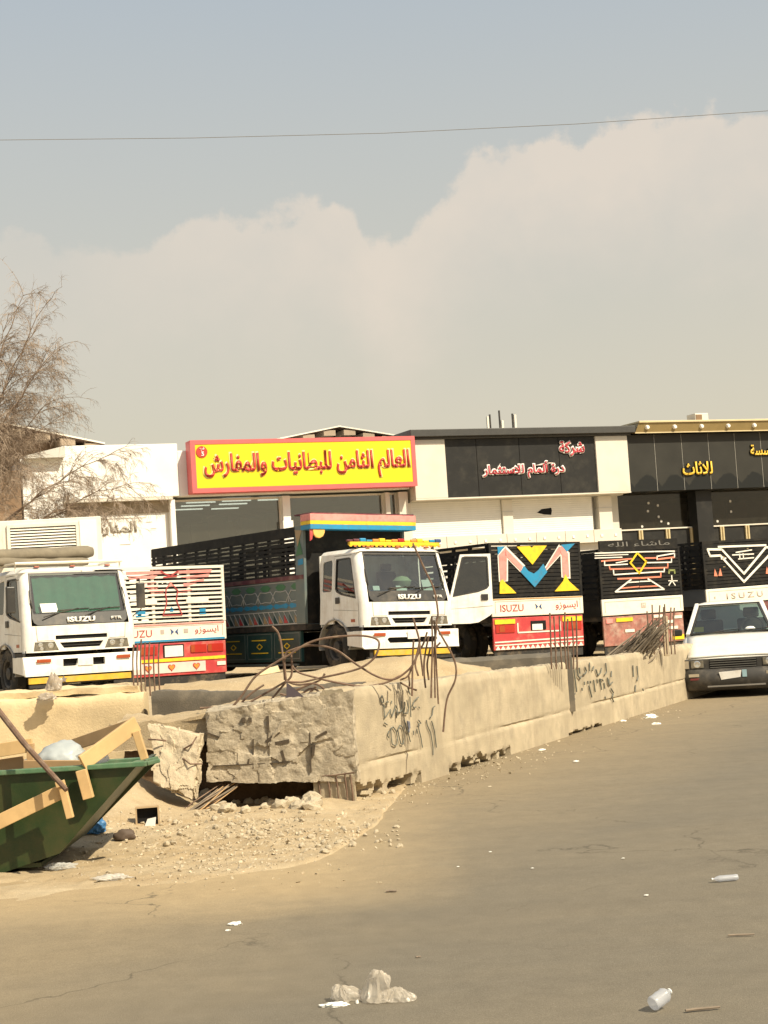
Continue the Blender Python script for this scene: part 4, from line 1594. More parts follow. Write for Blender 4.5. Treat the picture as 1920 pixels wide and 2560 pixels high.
    for k in (-1, 1):
        for p in stroke([(k * .88, 1.075), (k * .90, 1.35)], .008) + stroke([(k * .88, 1.075), (k * .56, 1.075)], .008):
            ln_.prism(p, lambda a, b, w: (a, -.0015 + .002 * w, b))
    ln_.build('panel_gap', dark_i, T)
    for x in (-.72, 0, .72):
        B_().box(x - .05, x + .05, .32, .38, 2.475, 2.505).build('marker_lamp', amber, T, bevel=.008)
    for k in (-1, 1):
        B_().tube([(k * .93, ykf(1.7) - .02, 1.7), (k * .955, ykf(1.85) - .06, 1.85), (k * .935, ykf(2.05) - .02, 2.05)], .010, 6).build('grab_handle', trim_b, T)
        B_().box(*sorted((k * .60, k * 1.08)), -.05, .0, .20, .26).build('fog_lamp_bracket', steel_d, T)
        B_().box(*sorted((k * .88, k * 1.08)), 1.66, 1.67, .18, .6).build('mud_flap', rubber, T)
    # doors
    def door(k, ang):
        hx, hy = k * 1.13, .17
        m = MB()
        m.plate(DOOR, [DWIN], lambda a, b, w: (k * (1.131 - xin(b) - .045 * w) - hx, a - hy, b))
        d_ = m.build('door', white_p, T)
        base = (M or Matrix()) @ Matrix.Translation((hx, hy, 0)) @ Matrix.Rotation(ang, 4, 'Z')
        d_.matrix_basis = base
        gl_ = MB()
        gl_.prism(DWIN, lambda a, b, w: (k * (1.113 - xin(b) - .004 * w) - hx, a - hy, b))
        gl_.build('window', side_gl, d_)
        rim = MB()
        ring = [(a + (.03 if a < .7 else -.03), b + (.025 if b < 1.8 else -.025)) for a, b in DWIN]
        rim.plate(DWIN, [ring], lambda a, b, w: (k * (1.134 - xin(b) - .012 * w) - hx, a - hy, b))
        rim.build('window_seal', trim_b, d_)
        cr2 = MB()
        for p in stroke([(.18, 1.19), (1.10, 1.24)], .010):
            cr2.prism(p, lambda a, b, w: (k * (1.1325 - .002 * w) - hx, a - hy, b))
        cr2.build('door_crease', pm('shadow groove', (.3, .29, .27), .6), d_)
        hd = MB()
        hd.box(*(sorted((k * 1.131 - hx, k * 1.15 - hx))), .86 - hy, 1.01 - hy, 1.36, 1.49)
        hd.build('handle', trim_b, d_, bevel=.01)
        tr_ = MB()
        tr_.prism([(.2, .92), (.2, 1.36), (.78, 1.48), (1.0, 1.55), (1.07, 1.6), (1.07, 1.12), (.9, 1.0), (.75, .94)], lambda a, b, w: (k * (1.083 - xin(b) - .02 * w) - hx, a - hy, b))
        tr_.build('door_trim', seat_m, d_)
        return d_
    door(-1, 0)
    door(1, rad(-113) if open_door else 0)
    for k in (-1, 1):
        q = B_()
        q.prism(QWIN, lambda a, b, w, k=k: (k * (1.115 - xin(b) - .004 * w), a, b))
        q.build('quarter_window', side_gl, T)
    # fenders and steps
    for k in (-1, 1):
        fd = B_()
        n = 14

        def arch_f(u, v, k=k):
            a = rad(205) - rad(235) * u
            rr_ = .60
            return (k * (.86 + .30 * v), 1.08 - rr_ * cos(a) * -1, max(.42, .50 + rr_ * .92 * sin(a)))
        fd.grid(arch_f, n, 2)
        fd.build('fender', pm('grey fender', (.30, .29, .27), .6, dirt=(DUST, .4, 4)), T, solid=.025)
        sp_ = B_()
        sp_.box(*sorted((k * 1.0, k * 1.17)), .02, .42, .46, .50)
        sp_.box(*sorted((k * 1.12, k * 1.165)), .02, .46, .505, .86)
        sp_.build('step', steel_d, T)
        if mirror:
            mm = B_()
            mm.box(*sorted((k * 1.23, k * 1.40)), .12, .20, 1.62, 2.12)
            mm.build('mirror', trim_b, T, bevel=.02)
            B_().tube([(k * 1.1, .3, 2.25), (k * 1.3, .17, 2.2), (k * 1.32, .17, 1.6), (k * 1.13, .22, 1.45)], .012, 5).build('mirror_arm', steel_d, T)
    return cab


def chassis(T, L_, yf, yr, flip=False):
    m = MB()
    for k in (-1, 1):
        m.box(k * .42 - .05, k * .42 + .05, .2, L_ - .1, .62, .82)
    for y in (yf, yr):
        m.tube([(-.95, y, .48), (.95, y, .48)], .08, 8)
    m.box(-.3, .3, .6, 1.4, .55, .95)
    m.box(.45, 1.0, (yf + yr) / 2 - .5, (yf + yr) / 2 + .5, .4, .8)
    m.build('chassis', steel_d, T)
    for k in (-1, 1):
        if flip:
            wheel(T, k * 1.0, yf, .48, side=k)
            wheel(T, k * .69, yf, .48, side=k)
            wheel(T, k * .98, yr, .48, side=k)
        else:
            wheel(T, k * .98, yf, .48, side=k)
            wheel(T, k * 1.0, yr, .48, side=k)
            wheel(T, k * .69, yr, .48, side=k)


def side_rack(T, x, y0, y1, z0, z1, nsl, mat, posts=.58, face=-1, solid_top=.0, pmat=None, fill=.6):
    """slatted side: rack frame with its posts, and each slat a part of it"""
    f = MB()
    n = max(2, round((y1 - y0) / posts))
    for i in range(n + 1):
        y = y0 + (y1 - y0) * i / n
        f.box(x - .03, x + .03, y - .04, y + .04, z0, z1)
    f.box(x - .035, x + .035, y0 - .05, y1 + .05, z1 - .06, z1 + .002)
    fo = f.build('rack_frame', pmat or mat, T)
    h = (z1 - .06 - solid_top - z0) / nsl
    for i in range(nsl):
        a = z0 + h * i
        MB().box(x + face * .031, x + face * .058, y0 - .04, y1 + .04, a + h * .06, a + h * (.06 + fill)).build('slat', mat, fo)
    if solid_top:
        MB().box(x + face * .031, x + face * .058, y0 - .04, y1 + .04, z1 - .06 - solid_top, z1 - .01).build('top_board', mat, fo)
    return fo


def face_map(T, org, sc, yo):
    """turns a point read off the photograph into the truck's own x and z on its plane y = yo"""
    Mi = T.matrix_basis.inverted()
    o = Mi @ CAM

    def f(a, b):
        d = Mi.to_3x3() @ ray(org[0] + a / sc, org[1] + b / sc)
        t = (yo - o.y) / d.y
        p = o + d * t
        return (p.x, p.z)
    return f


def paint(T, name, polys, mat, y, thick=.012, bands=None, parent=None):
    if not bands and len(polys) < 6 and len(polys) > 1 and len(polys[0]) != 4:
        for p in polys:
            paint(T, name, [p], mat, y, thick, None, parent)
        return
    mb = MB()
    for p in polys:
        pcs = [p] if not bands else [c for c in (clip_band(p, a, b) for a, b in bands) if c]
        for q in pcs:
            ar = sum(q[i][0] * q[(i + 1) % len(q)][1] - q[(i + 1) % len(q)][0] * q[i][1] for i in range(len(q)))
            q = q if ar > 0 else list(reversed(q))
            mb.prism(q, lambda a, b, w: (a, y + thick * w, b))
    return mb.build(name, mat, parent or T)


# ---- truck with the open door and the tall slatted bed (front view)
T3 = empty('cargo_truck', TR['t3'], rad(34.0), ry=rad(2.2))
tag(T3, 'white truck with its driver door open and a striped crown over the cab', 'truck', 'trucks parked behind the wall')
build_cab(T3, open_door=True, mirror=False)
chassis(T3, 9.2, 1.1, 6.6)
y0, y1, hw = 2.0, 9.3, 1.27
MB().box(-hw, hw, y0, y1, .86, .98).build('bed_floor', steel_d, T3)
for k in (-1, 1):
    MB().box(*sorted((k * hw, k * (hw - .05))), y0, y1, .99, 2.0).build('side_panel', silver_p, T3)
    side_rack(T3, k * (hw - .03), y0 + .35, y1 - .04, 2.0, 3.05, 9 if k < 0 else 5, black_p, .56 if k < 0 else 1.1, k, .16, fill=.62 if k < 0 else .42)
MB().box(-hw + .06, hw - .06, y0 + .01, y0 + .06, .99, 3.04).build('front_wall', black_p, T3)
fr = MB()
for i in range(8):
    fr.box(-hw + .1, hw - .1, y1 - .05, y1 - .02, 1.05 + .24 * i, 1.2 + .24 * i)
for x in (-hw + .05, -.4, .4, hw - .05):
    fr.box(x - .04, x + .04, y1 - .019, y1 + .03, .99, 3.0)
fr.build('rear_gate', black_p, T3)
mb = MB()
mb.box(-hw - .02, -hw + .04, y0 - .03, y0 + .33, 1.0, 3.05)
mb.build('corner_board', silver_p, T3)
mb = MB()
mb.box(hw - .04, hw + .02, y0 - .03, y0 + .33, 1.0, 3.05)
mb.build('corner_board', silver_p, T3)


def sidefn(off):
    return lambda a, b, w: (-hw - off - .008 * w, a, b)


def side_paint(name, polys, mat, off=.0):
    if name != 'painted_lines' and len(polys) > 1:
        for p in polys:
            side_paint(name, [p], mat, off)
        return
    mb = MB()
    for p in polys:
        mb.prism(p, sidefn(off))
    return mb.build(name, mat, T3)


side_paint('corner_ornament', [[(y0, 2.45), (y0 + .28, 2.42), (y0 + .12, 2.75)]], green_p, .022)
side_paint('corner_ornament', [[(y0 + .02, 2.95), (y0 + .30, 2.98), (y0 + .2, 2.62)]], pm('tan paint', (.35, .25, .14), .6), .022)
side_paint('corner_ornament', [[(y0, 2.24), (y0 + .2, 2.22), (y0 + .2, 2.34), (y0, 2.36)]], blue_p, .022)
nb = 11
bw = (y1 - y0) / nb
lines, greens, blues, reds, yels, drk = [], [], [], [], [], []
for i in range(nb):
    a, b = y0 + bw * i, y0 + bw * (i + 1)
    m_ = (a + b) / 2
    e = bw * .16
    greens.append([(a + e, 1.80), (m_ - e, 1.86), (m_ + e, 1.86), (b - e, 1.80), (m_ + e, 1.73), (m_ - e, 1.73)])
    blues.append([(a, 1.40), (a + e, 1.45), (m_, 1.42), (b - e, 1.45), (b, 1.40), (b - e, 1.34), (m_, 1.36), (a + e, 1.34)])
    lines += stroke([(a, 1.62), (a + e, 1.72), (m_, 1.70), (b - e, 1.72), (b, 1.62), (b - e, 1.48), (m_, 1.5), (a + e, 1.48), (a, 1.62)], .012)
    lines += stroke([(a, 1.62), (a, 1.48)], .012)
    for j in range(3):
        q = a + bw * j / 3
        lines += stroke([(q, 1.02), (q + bw / 3, 1.27)], .012)
        tgt = (reds, yels, drk)[j]
        tgt.append([(q + .05, 1.03), (q + bw / 3 - .01, 1.03), (q + bw / 3 - .01, 1.2)])
lines += stroke([(y0, 1.28), (y1, 1.28)], .018) + stroke([(y0, 1.005), (y1, 1.005)], .02) + stroke([(y0, 1.90), (y1, 1.90)], .012)
for nm, ps, mt in (('painted_lozenge', greens, green_p), ('painted_wave', blues, blue_p), ('painted_lines', lines, pm('grey-white line paint', (.5, .5, .48), .6)),
                   ('painted_wedge', reds, red_p), ('painted_wedge', yels, pm('tan paint', (.35, .25, .14), .6)), ('painted_wedge', drk, dgreen_p)):
    side_paint(nm, ps, mt, {'painted_lines': .004}.get(nm, .0))
MB().box(-hw - .03, -hw - .0005, y0, y1, 1.93, 2.02).build('side_rail', maroon_p, T3)
for k, a, b in ((0, 2.25, 3.4), (1, 3.43, 4.6), (2, 4.63, 5.8), (3, 5.83, 7.0), (4, 7.03, 8.2), (5, 8.23, 9.2)):
    MB().box(-hw + .02, -hw + .10, a, b, .20, .85).build('skirt_panel', dgreen_p, T3, bevel=.01)
    sb = MB()
    for ps in (stroke([(a + .05, .27), (b - .05, .27), (b - .05, .81), (a + .05, .81)], .016, True),):
        for p in ps:
            sb.prism(p, lambda u, v, w: (-hw + .018 - .006 * w, u, v))
    sb.build('box_outline', silver_p, T3)
    sb = MB()
    for p in (stroke([(a + .22, .40), (b - .22, .40)], .022) + stroke([(a + .3, .68), (b - .25, .68)], .022) + stroke([((a + b) / 2 - .12, .54), ((a + b) / 2, .60), ((a + b) / 2 + .12, .54), ((a + b) / 2, .48), ((a + b) / 2 - .12, .54)], .018)):
        sb.prism(p, lambda u, v, w: (-hw + .018 - .007 * w, u, v))
    sb.build('box_stripe', yellow_p, T3)
MB().box(-hw + .12, hw - .12, 2.6, 9.0, .10, .6).build('under_shade_block', steel_d, T3)  # dark block added for the black shade beneath the bed
MB().box(-hw + .002, -hw + .06, 2.4, 9.1, .12, .16).build('side_guard', silver_p, T3)
# crown over the cab
CR = [(-1.36, y0 - .02)]
for z0_, z1_, mt in ((3.13, 3.27, pink_p), (3.05, 3.128, yellow_p), (2.95, 3.048, blue_p)):
    MB().box(-1.34, 1.34, y0 - .42, y0 - .02, z0_, z1_).build('crown_stripe', mt, T3, bevel=.006)
MB().box(-1.30, 1.30, y0 - .40, y0 + .3, 3.272, 3.30).build('crown_top', maroon_p, T3)
MB().prism([(-1.27, 2.948), (-1.25, 2.84), (-1.19, 2.775), (-1.10, 2.76), (-1.02, 2.80), (-.98, 2.87), (-.97, 2.948)], lambda a, b, w: (a, y0 - .40 + .05 * w, b)).build('crown_shell', pm('pale orange paint', (.8, .45, .12), .5), T3, bevel=.012)
MB().prism([(-1.33, 2.948), (-1.33, 2.70), (-1.28, 2.74), (-1.26, 2.84), (-1.275, 2.948)], lambda a, b, w: (a, y0 - .385 + .03 * w, b)).build('crown_shell', red_p, T3)
# row of coloured lamps on the cab roof
MB().box(-1.12, 1.12, .42, .50, 2.53, 2.60).build('lamp_rail', yellow_p, T3, bevel=.008)
for x in (-.95, -.35, .35, .95):
    MB().box(x - .02, x + .02, .43, .48, 2.42, 2.53).build('rail_foot', steel_d, T3)
cols = [maroon_p, maroon_p, blue_p, blue_p, orange_p, yellow_p, yellow_p, orange_p, redlens, yellow_p, orange_p, yellow_p, yellow_p, blue_p, navy_p]
for i, mt in enumerate(cols):
    x = -1.1 + 2.2 * i / (len(cols) - 1)
    hh = .045 + .03 * ((i * 7) % 3) / 2
    MB().box(x - .075, x + .07, .425, .495, 2.601, 2.601 + hh).build('roof_lamp', mt, T3, bevel=.018)
for i in range(22):
    x = -1.1 + 2.2 * i / 21
    MB().prism([(x - .045, 2.53), (x + .045, 2.53), (x + .02, 2.50), (x - .02, 2.50)], lambda a, b, w: (a, .415 + .008 * w, b)).build('rail_pennant', (yellow_p, orange_p)[i % 2], T3)

# ---- truck at the left with the green sunshade (front view)
T1 = empty('cargo_truck', TR['t1'], rad(32.4), ry=rad(.8))
tag(T1, 'white truck with a green sunshade filling its windscreen, parked left behind the wall', 'truck', 'trucks parked behind the wall')
build_cab(T1, curtain=pm('green sunshade cloth', (.085, .26, .16), .8, var=.15, scale=8))
chassis(T1, 8.0, 1.1, 5.8)
MB().box(-1.22, 1.22, 1.9, 8.0, .88, 1.0).build('bed_floor', steel_d, T1)
for k in (-1, 1):
    MB().box(*sorted((k * 1.22, k * 1.18)), 1.9, 8.0, 1.0, 1.45).build('side_board', silver_p, T1)
MB().box(-1.18, 1.18, 1.9, 1.95, 1.0, 2.3).build('head_board', black_p, T1)
MB().box(-1.17, 1.17, 7.95, 8.0, 1.0, 1.45).build('tail_board', white_p, T1)
rk = MB()
for z in (2.56,):
    rk.tube([(-1.15, .34, z), (1.02, .34, z + .01)], .028, 8)
    rk.tube([(-1.15, 1.5, z), (1.02, 1.5, z)], .02, 8)
    for x in (-1.12, 1.0):
        rk.tube([(x, .34, z), (x, 1.5, z)], .02, 8)
        for y in (.4, 1.45):
            rk.tube([(x, y, 2.4), (x, y, z)], .015, 6)
rk.build('roof_rack', cream_p, T1)

tarp_m = pm('folded tarpaulin', (.20, .17, .12), .85, var=.25, scale=4, bump=.4, bscale=12)
tp = MB()
for k, (za, zb, r0) in enumerate(((2.74, 2.80, .13), (2.64, 2.60, .09))):
    pl = []
    for i in range(26):
        u = i / 25
        pl.append((-2.3 + (3.05 if k == 0 else 2.9) * u, 1.15 - .1 * k, za + (zb - za) * u + .03 * nz3(u * 6, k, 0, 1)))
    tp.tube(pl, [r0 * (1 - .25 * abs(nz3(i * .3, k + 5, 0, 1))) * (.75 if i in (0, 25) else 1) for i in range(26)], 12)
tarp = tp.build('folded_tarpaulin', tarp_m, None, smooth=True)
tarp.matrix_basis = T1.matrix_basis.copy()
tag(tarp, 'folded grey-brown tarpaulin on the roof rack of the left truck', 'tarpaulin')
# pale booth with a louvred vent behind that truck
KB = empty('louvred_booth', at(120, 1330, 42) * Vector((1, 1, 0)), rad(12)) if False else empty('louvred_booth', (-8.75, 42, 0), rad(12))
tag(KB, 'cream booth with a louvred vent standing behind the left truck', 'booth')
MB().box(-2.2, 1.28, 0, 2.4, 0, 4.72).build('booth_wall', cream_p, KB, bevel=.02)
MB().box(.72, 1.16, -.03, -.002, 3.1, 4.64).build('door_panel', bwhite, KB)
vf = MB()
vf.box(-1.15, .70, -.06, -.002, 4.52, 4.60)
vf.box(-1.15, .70, -.06, -.002, 3.84, 3.90)
vf.box(-1.15, -1.07, -.06, -.002, 3.901, 4.519)
vf.box(.62, .70, -.06, -.002, 3.901, 4.519)
vfo = vf.build('vent_frame', cream_p, KB)
MB().box(-1.06, .61, -.012, -.003, 3.91, 4.51).build('vent_dark', dark_i, vfo)
for i in range(8):
    z = 3.92 + .075 * i
    MB().hexa([(-1.065, -.05, z), (.615, -.05, z), (.615, -.046, z + .012), (-1.065, -.046, z + .012)], [(-1.065, -.014, z + .04), (.615, -.014, z + .04), (.615, -.013, z + .052), (-1.065, -.013, z + .052)]).build('louvre', cream_p, vfo)
MB().lathe([(.0, 0), (.28, 0), (.30, .1), (.30, .75), (.27, .84), (0, .88)], 20, (-1.55, -.35, 3.72)).build('water_drum', pm('pale plastic drum', (.62, .55, .47), .5), KB, smooth=True)
MB().box(-2.2, -1.2, -.7, 0, 3.62, 3.70).build('drum_shelf', cream_p, KB)

# ---- rear views
def rear_truck(key, th, roll, label, rack_mat, side_mat, low_mat, L_=6.6, hw=1.25, nsl=12, tail=cream_p, top=2.62, side_low=None, slat_fill=.55):
    T = empty('cargo_truck', TR[key], rad(th), ry=rad(roll))
    tag(T, label, 'truck', 'trucks parked behind the wall')
    MB().box(-hw + .02, hw - .02, .05, L_, .90, 1.0).build('bed_floor', steel_d, T)
    for k in (-1, 1):
        MB().box(*sorted((k * hw, k * (hw - .045))), .06, L_, 1.0, 1.42).build('side_board', side_low or side_mat, T)
        side_rack(T, k * (hw - .03), .12, L_ - .05, 1.42, top, 8, side_mat, .62, k, .0)
    MB().box(-hw + .05, hw - .05, L_ - .05, L_, 1.0, top).build('head_board', black_p, T)
    # rear gate
    g = MB()
    for x in (-hw + .03, hw - .03):
        g.box(x - .03, x + .03, .0, .06, 1.42, top)
    g.box(-hw, hw, -.005, .055, top - .055, top + .004)
    for x in (-.42, .42):
        g.box(x - .03, x + .03, .03, .07, 1.42, top - .056)
    go = g.build('gate_frame', rack_mat, T)
    bands = []
    h = (top - .06 - 1.44) / nsl
    for i in range(nsl):
        a = 1.44 + h * i
        b = a + h * slat_fill
        bands.append((a, b))
        MB().box(-hw + .062, hw - .062, .004, .028, a, b).build('slat', rack_mat, go)
    tg = MB()
    tg.box(-hw, hw, .0, .05, 1.02, 1.41)
    to = tg.build('tailgate', tail, T, bevel=.012)
    ln = MB()
    for p in stroke([(-hw + .09, 1.10), (-hw + .09, 1.345), (hw - .09, 1.345), (hw - .09, 1.10)], .012):
        ln.prism(p, lambda a, b, w: (a, -.004 + .006 * w, b))
    ln.build('tailgate_rib', pm('grey groove paint', (.34, .31, .27), .6), to)
    lp = MB()
    lp.box(-hw + .02, hw - .02, .02, .07, .30, .99)
    lo = lp.build('rear_panel', low_mat, T, bevel=.008)
    MB().box(-hw + .04, hw - .04, .05, .08, .10, .298).build('rear_flap', rubber, T)
    chassis(T, L_, 1.6, L_ + 1.0, flip=True)
    build_cab(T, M=Matrix.Translation((0, L_ + 2.05, 0)) @ Matrix.Rotation(pi, 4, 'Z'), detail=False)
    return T, go, to, lo, bands


# truck with the red eagle on a cream gate
T2, G2, TG2, LP2, B2 = rear_truck('t2', 32.1, .8, 'truck seen from behind with red drawing on cream slats and orange hearts below', cream_p, black_p, red_p, nsl=12, slat_fill=.5)
fm = face_map(T2, (300, 1400), 1659 / 280, -.01)
P = lambda *pts_: [fm(a, b) for a, b in pts_]
full = [(1.40, 2.7)]
eag = []
eag += [P((90, 175), (610, 160), (640, 215), (470, 215), (100, 240)), P((120, 240), (560, 228), (500, 275), (140, 300)), P((360, 335), (530, 325), (560, 355), (360, 370)), P((380, 400), (570, 392), (560, 430), (430, 440)), P((440, 460), (650, 450), (650, 490), (460, 500))]
eag += [P((850, 160), (1365, 135), (1350, 185), (1260, 190), (850, 205)), P((900, 250), (1330, 200), (1310, 250), (1180, 270), (1000, 290)), P((940, 340), (1250, 275), (1240, 320), (1150, 335), (950, 400)), P((860, 455), (1060, 430), (1080, 465), (860, 490))]
B2d = [(a - .001, b + .020) for a, b in B2]
paint(T2, 'painted_eagle', eag, pink_p, -.003, .006, B2d, G2)
ol = stroke([fm(a, b) for a, b in ((610, 165), (660, 205), (750, 235), (860, 165))], .03) + stroke([fm(a, b) for a, b in ((650, 260), (840, 235))], .03)
ol += stroke([fm(a, b) for a, b in ((750, 335), (685, 430), (675, 520), (690, 580), (690, 650), (640, 820), (920, 810), (860, 660), (835, 590), (855, 450), (750, 335))], .022)
paint(T2, 'painted_outline', ol, text_red, -.016, .01, None, G2)
paint(T2, 'painted_outline', [P((715, 390), (750, 330), (790, 385))], pink_p, -.018, .01, None, G2)
paint(T2, 'blue_marks', [P((740, 735), (765, 690), (800, 735), (790, 765), (745, 765)), P((1180, 720), (1270, 715), (1275, 800), (1180, 805)), P((240, 760), (380, 752), (380, 840), (240, 850))], blue_p, -.004, .007, B2d, G2)
paint(T2, 'cream_boards', [P((360, 575), (550, 570), (550, 655), (360, 665)), P((985, 565), (1310, 545), (1315, 630), (985, 640))], cream_p, -.006, .009, None, G2)
pinkband = MB().box(-1.2, 1.2, -.012, -.001, 1.375, 1.405).build('top_band', pink_p, TG2)
MB().box(-1.2, 1.2, -.012, -.001, 1.025, 1.065).build('blue_band', blue_p, TG2)
letters('maker_lettering', arabic('ايسوزو'), text_red, TG2, .78, -.001, 1.235, w=.56, h=.17, ext=.008, bold=.0)
letters('maker_lettering', 'ISUZU', text_red, TG2, -.80, -.001, 1.215, w=.60, h=.15, ext=.008, bold=.0)


def butterfly(parent, x, z, s_, mat, y=-.01):
    mb = MB()
    for k in (-1, 1):
        p = [(x + k * .012, z), (x + k * s_, z + s_ * .75), (x + k * s_ * .8, z), (x + k * s_, z - s_ * .7)]
        mb.prism(p if k > 0 else list(reversed(p)), lambda a, b, w: (a, y + .008 * w, b))
    mb.build('emblem', mat, parent)


butterfly(TG2, .02, 1.225, .09, navy_p)
MB().box(.24, .34, -.008, -.001, 1.19, 1.28).build('sticker', text_grey, TG2)
MB().box(-.30, -.22, -.008, -.001, 1.19, 1.28).build('sticker', text_grey, TG2)
MB().box(-.22, .20, -.004, .018, .70, .93).build('number_plate', plate_m, LP2)
MB().box(-.25, .23, .008, .0195, .69, .955).build('plate_recess', dark_i, LP2)
for x in (.58, .98, -.98, -.58):
    MB().box(x - .18, x + .18, .0, .019, .76, .93).build('tail_light', redlens, LP2)
    MB().box(x - .19, x - .10, -.004, -.001, .77, .92).build('lens_strip', amber, LP2)
MB().box(-1.2, 1.2, .0, .018, .60, .665).build('reflector_strip', yellow_p, LP2)
MB().box(-1.02, .72, .0, .018, .36, .575).build('heart_board', pm('pale pink board', (.72, .55, .5), .5), LP2)


def heart(cx, cz, r):
    ps = []
    for j in range(24):
        t = 2 * pi * j / 24
        ps.append((cx + r * sin(t) ** 3, cz + r * (.81 * cos(t) - .31 * cos(2 * t) - .12 * cos(3 * t) - .06 * cos(4 * t))))
    return ps


for cx in (-.62, -.08, .50):
    MB().prism(list(reversed(heart(cx, .475, .085))), lambda a, b, w: (a, -.010 + .009 * w, b)).build('heart_rim', text_red, LP2)
    MB().prism(list(reversed(heart(cx, .475, .062))), lambda a, b, w: (a, -.016 + .005 * w, b)).build('heart', orange_p, LP2)
MB().box(1.0, 1.2, .0, .018, .46, .54).build('marker', cream_p, LP2)

# truck with the big letter on a black gate
TM, GM, TGM, LPM, BM = rear_truck('tm', 31.7, 1.2, 'truck seen from behind with a big pink, blue and yellow letter on black slats', black_p, black_p, red_p, nsl=13, slat_fill=.8)
fm = face_map(TM, (1180, 1300), 1659 / 540, -.02)
P = lambda *pts_: [fm(a, b) for a, b in pts_]
wl = pm('white outline paint', (.8, .77, .7), .5)
paint(TM, 'letter_outline', [P((198, 262), (262, 200), (278, 300), (278, 470), (210, 475)), P((262, 200), (410, 350), (382, 408), (258, 282)), P((566, 358), (672, 186), (690, 262), (562, 402), (530, 420)), P((660, 215), (690, 190), (750, 250), (758, 450), (690, 440), (682, 262))], wl, -.012, .014, None, GM)
paint(TM, 'letter_stroke', [P((205, 272), (256, 215), (268, 300), (266, 462), (218, 470)), P((258, 218), (392, 352), (376, 392), (256, 272)), P((570, 365), (668, 205), (680, 262), (562, 392)), P((668, 212), (690, 200), (738, 258), (748, 438), (698, 436), (690, 270))], pink_p, -.02, .007, None, GM)
paint(TM, 'letter_middle', [P((372, 398), (400, 350), (432, 392), (476, 412), (512, 382), (548, 336), (578, 398), (482, 516))], blue_p, -.024, .010, None, GM)
paint(TM, 'letter_corner', [P((195, 205), (250, 202), (200, 270)), P((682, 190), (790, 180), (728, 245))], blue_p, -.022, .010, None, GM)
paint(TM, 'top_wedge', [P((345, 205), (445, 200), (460, 215), (476, 198), (576, 196), (466, 342))], yellow_p, -.016, .015, None, GM)
paint(TM, 'letter_foot', [P((215, 470), (235, 455), (262, 490), (300, 520), (340, 562), (212, 566)), P((636, 548), (700, 470), (716, 415), (745, 470), (790, 510), (824, 540))], yellow_p, -.023, .012, None, GM)
letters('maker_lettering', 'ISUZU', text_red, TGM, -.72, -.001, 1.20, w=.62, h=.15, ext=.008)
letters('maker_lettering', arabic('ايسوزو'), text_red, TGM, .78, -.001, 1.215, w=.62, h=.19, ext=.008)
butterfly(TGM, .0, 1.21, .085, navy_p)
MB().box(-1.22, 1.22, -.012, -.001, 1.385, 1.405).build('top_band', pm('worn orange band', (.5, .3, .1), .6), TGM)
for k in (-1, 1):
    MB().box(k * .92 - .27, k * .92 + .27, .0, .019, .86, .96).build('reflector', yellow_p, LPM)
    MB().box(k * .92 - .25, k * .92 + .25, .002, .019, .67, .84).build('tail_light', redlens, LPM)
    MB().box(k * 1.0 - .08, k * 1.0 + .06, -.004, .001, .69, .82).build('lens_glow', amber, LPM)
ws = MB()
for p in stroke([(-.58, .86), (-.58, .66), (.58, .66), (.58, .86)], .03) + stroke([(-1.2, .47), (1.2, .50)], .028) + stroke([(-1.2, .40), (1.2, .42)], .024):
    ws.prism(p, lambda a, b, w: (a, .006 + .013 * w, b))
ws.build('white_lines', cream_p, LPM)
MB().box(-.22, .18, -.002, .018, .70, .90).build('plate_recess', dark_i, LPM)
MB().box(-.20, .08, -.008, -.003, .70, .83).build('number_plate', plate_m, LPM)
tri = MB()
for i in range(18):
    x = -1.2 + 2.4 * (i + .5) / 18
    tri.prism([(x - .065, .305), (x + .065, .305), (x, .39)], lambda a, b, w: (a, .005 + .013 * w, b))
tri.build('white_teeth', cream_p, LPM)

# truck with the yellow diamond
low_rust = pm('faded rusty pink panel', (.33, .14, .11), .7, var=.4, scale=5, dirt=((.5, .42, .34), .6, 4))
TD, GD, TGD, LPD, BD = rear_truck('td', 30.5, .2, 'truck seen from behind with a yellow diamond and stepped orange wings on black slats', black_p, black_p, low_rust, nsl=13, slat_fill=.78, top=2.60)
fm = face_map(TD, (1420, 1350), 1659 / 500, -.02)
K = lambda pts_, w: stroke([fm(a, b) for a, b in pts_], w)
sal, whi = [], []
whi += K(((225, 110), (520, 100), (720, 95), (885, 92)), .03) + K(((225, 130), (500, 120)), .02) + K(((225, 150), (450, 142)), .025) + K(((740, 160), (740, 135), (885, 110), (885, 140)), .03)
sal += K(((280, 175), (530, 155)), .035) + K(((640, 150), (740, 148)), .035) + K(((740, 160), (885, 142)), .04)
whi += K(((305, 178), (305, 210), (495, 200)), .03) + K(((660, 188), (860, 184), (860, 155)), .03) + K(((400, 190), (495, 172)), .022)
sal += K(((345, 215), (350, 242), (830, 228), (830, 195)), .035)
whi += K(((378, 250), (382, 288), (770, 262), (800, 262), (800, 235)), .032)
sal += K(((415, 322), (600, 315), (772, 305), (772, 272)), .038)
whi += K(((525, 328), (395, 430), (800, 408), (665, 322)), .034) + K(((500, 352), (590, 346)), .028) + K(((600, 344), (690, 340)), .028)
sal += K(((440, 400), (590, 386)), .03) + K(((600, 388), (760, 380)), .03)
paint(TD, 'stepped_wings', sal, salmon_p, -.012, .012, None, GD)
paint(TD, 'stepped_wings', whi, wl, -.016, .016, None, GD)
paint(TD, 'diamond', K(((575, 108), (518, 190), (592, 275), (650, 180), (575, 108)), .045), yellow_p, -.022, .012, None, GD)
paint(TD, 'palm_emblem', K(((862, 295), (865, 330)), .03) + K(((836, 338), (910, 338)), .02) + K(((840, 375), (865, 335), (892, 375)), .025), wl, -.012, .012, None, GD)
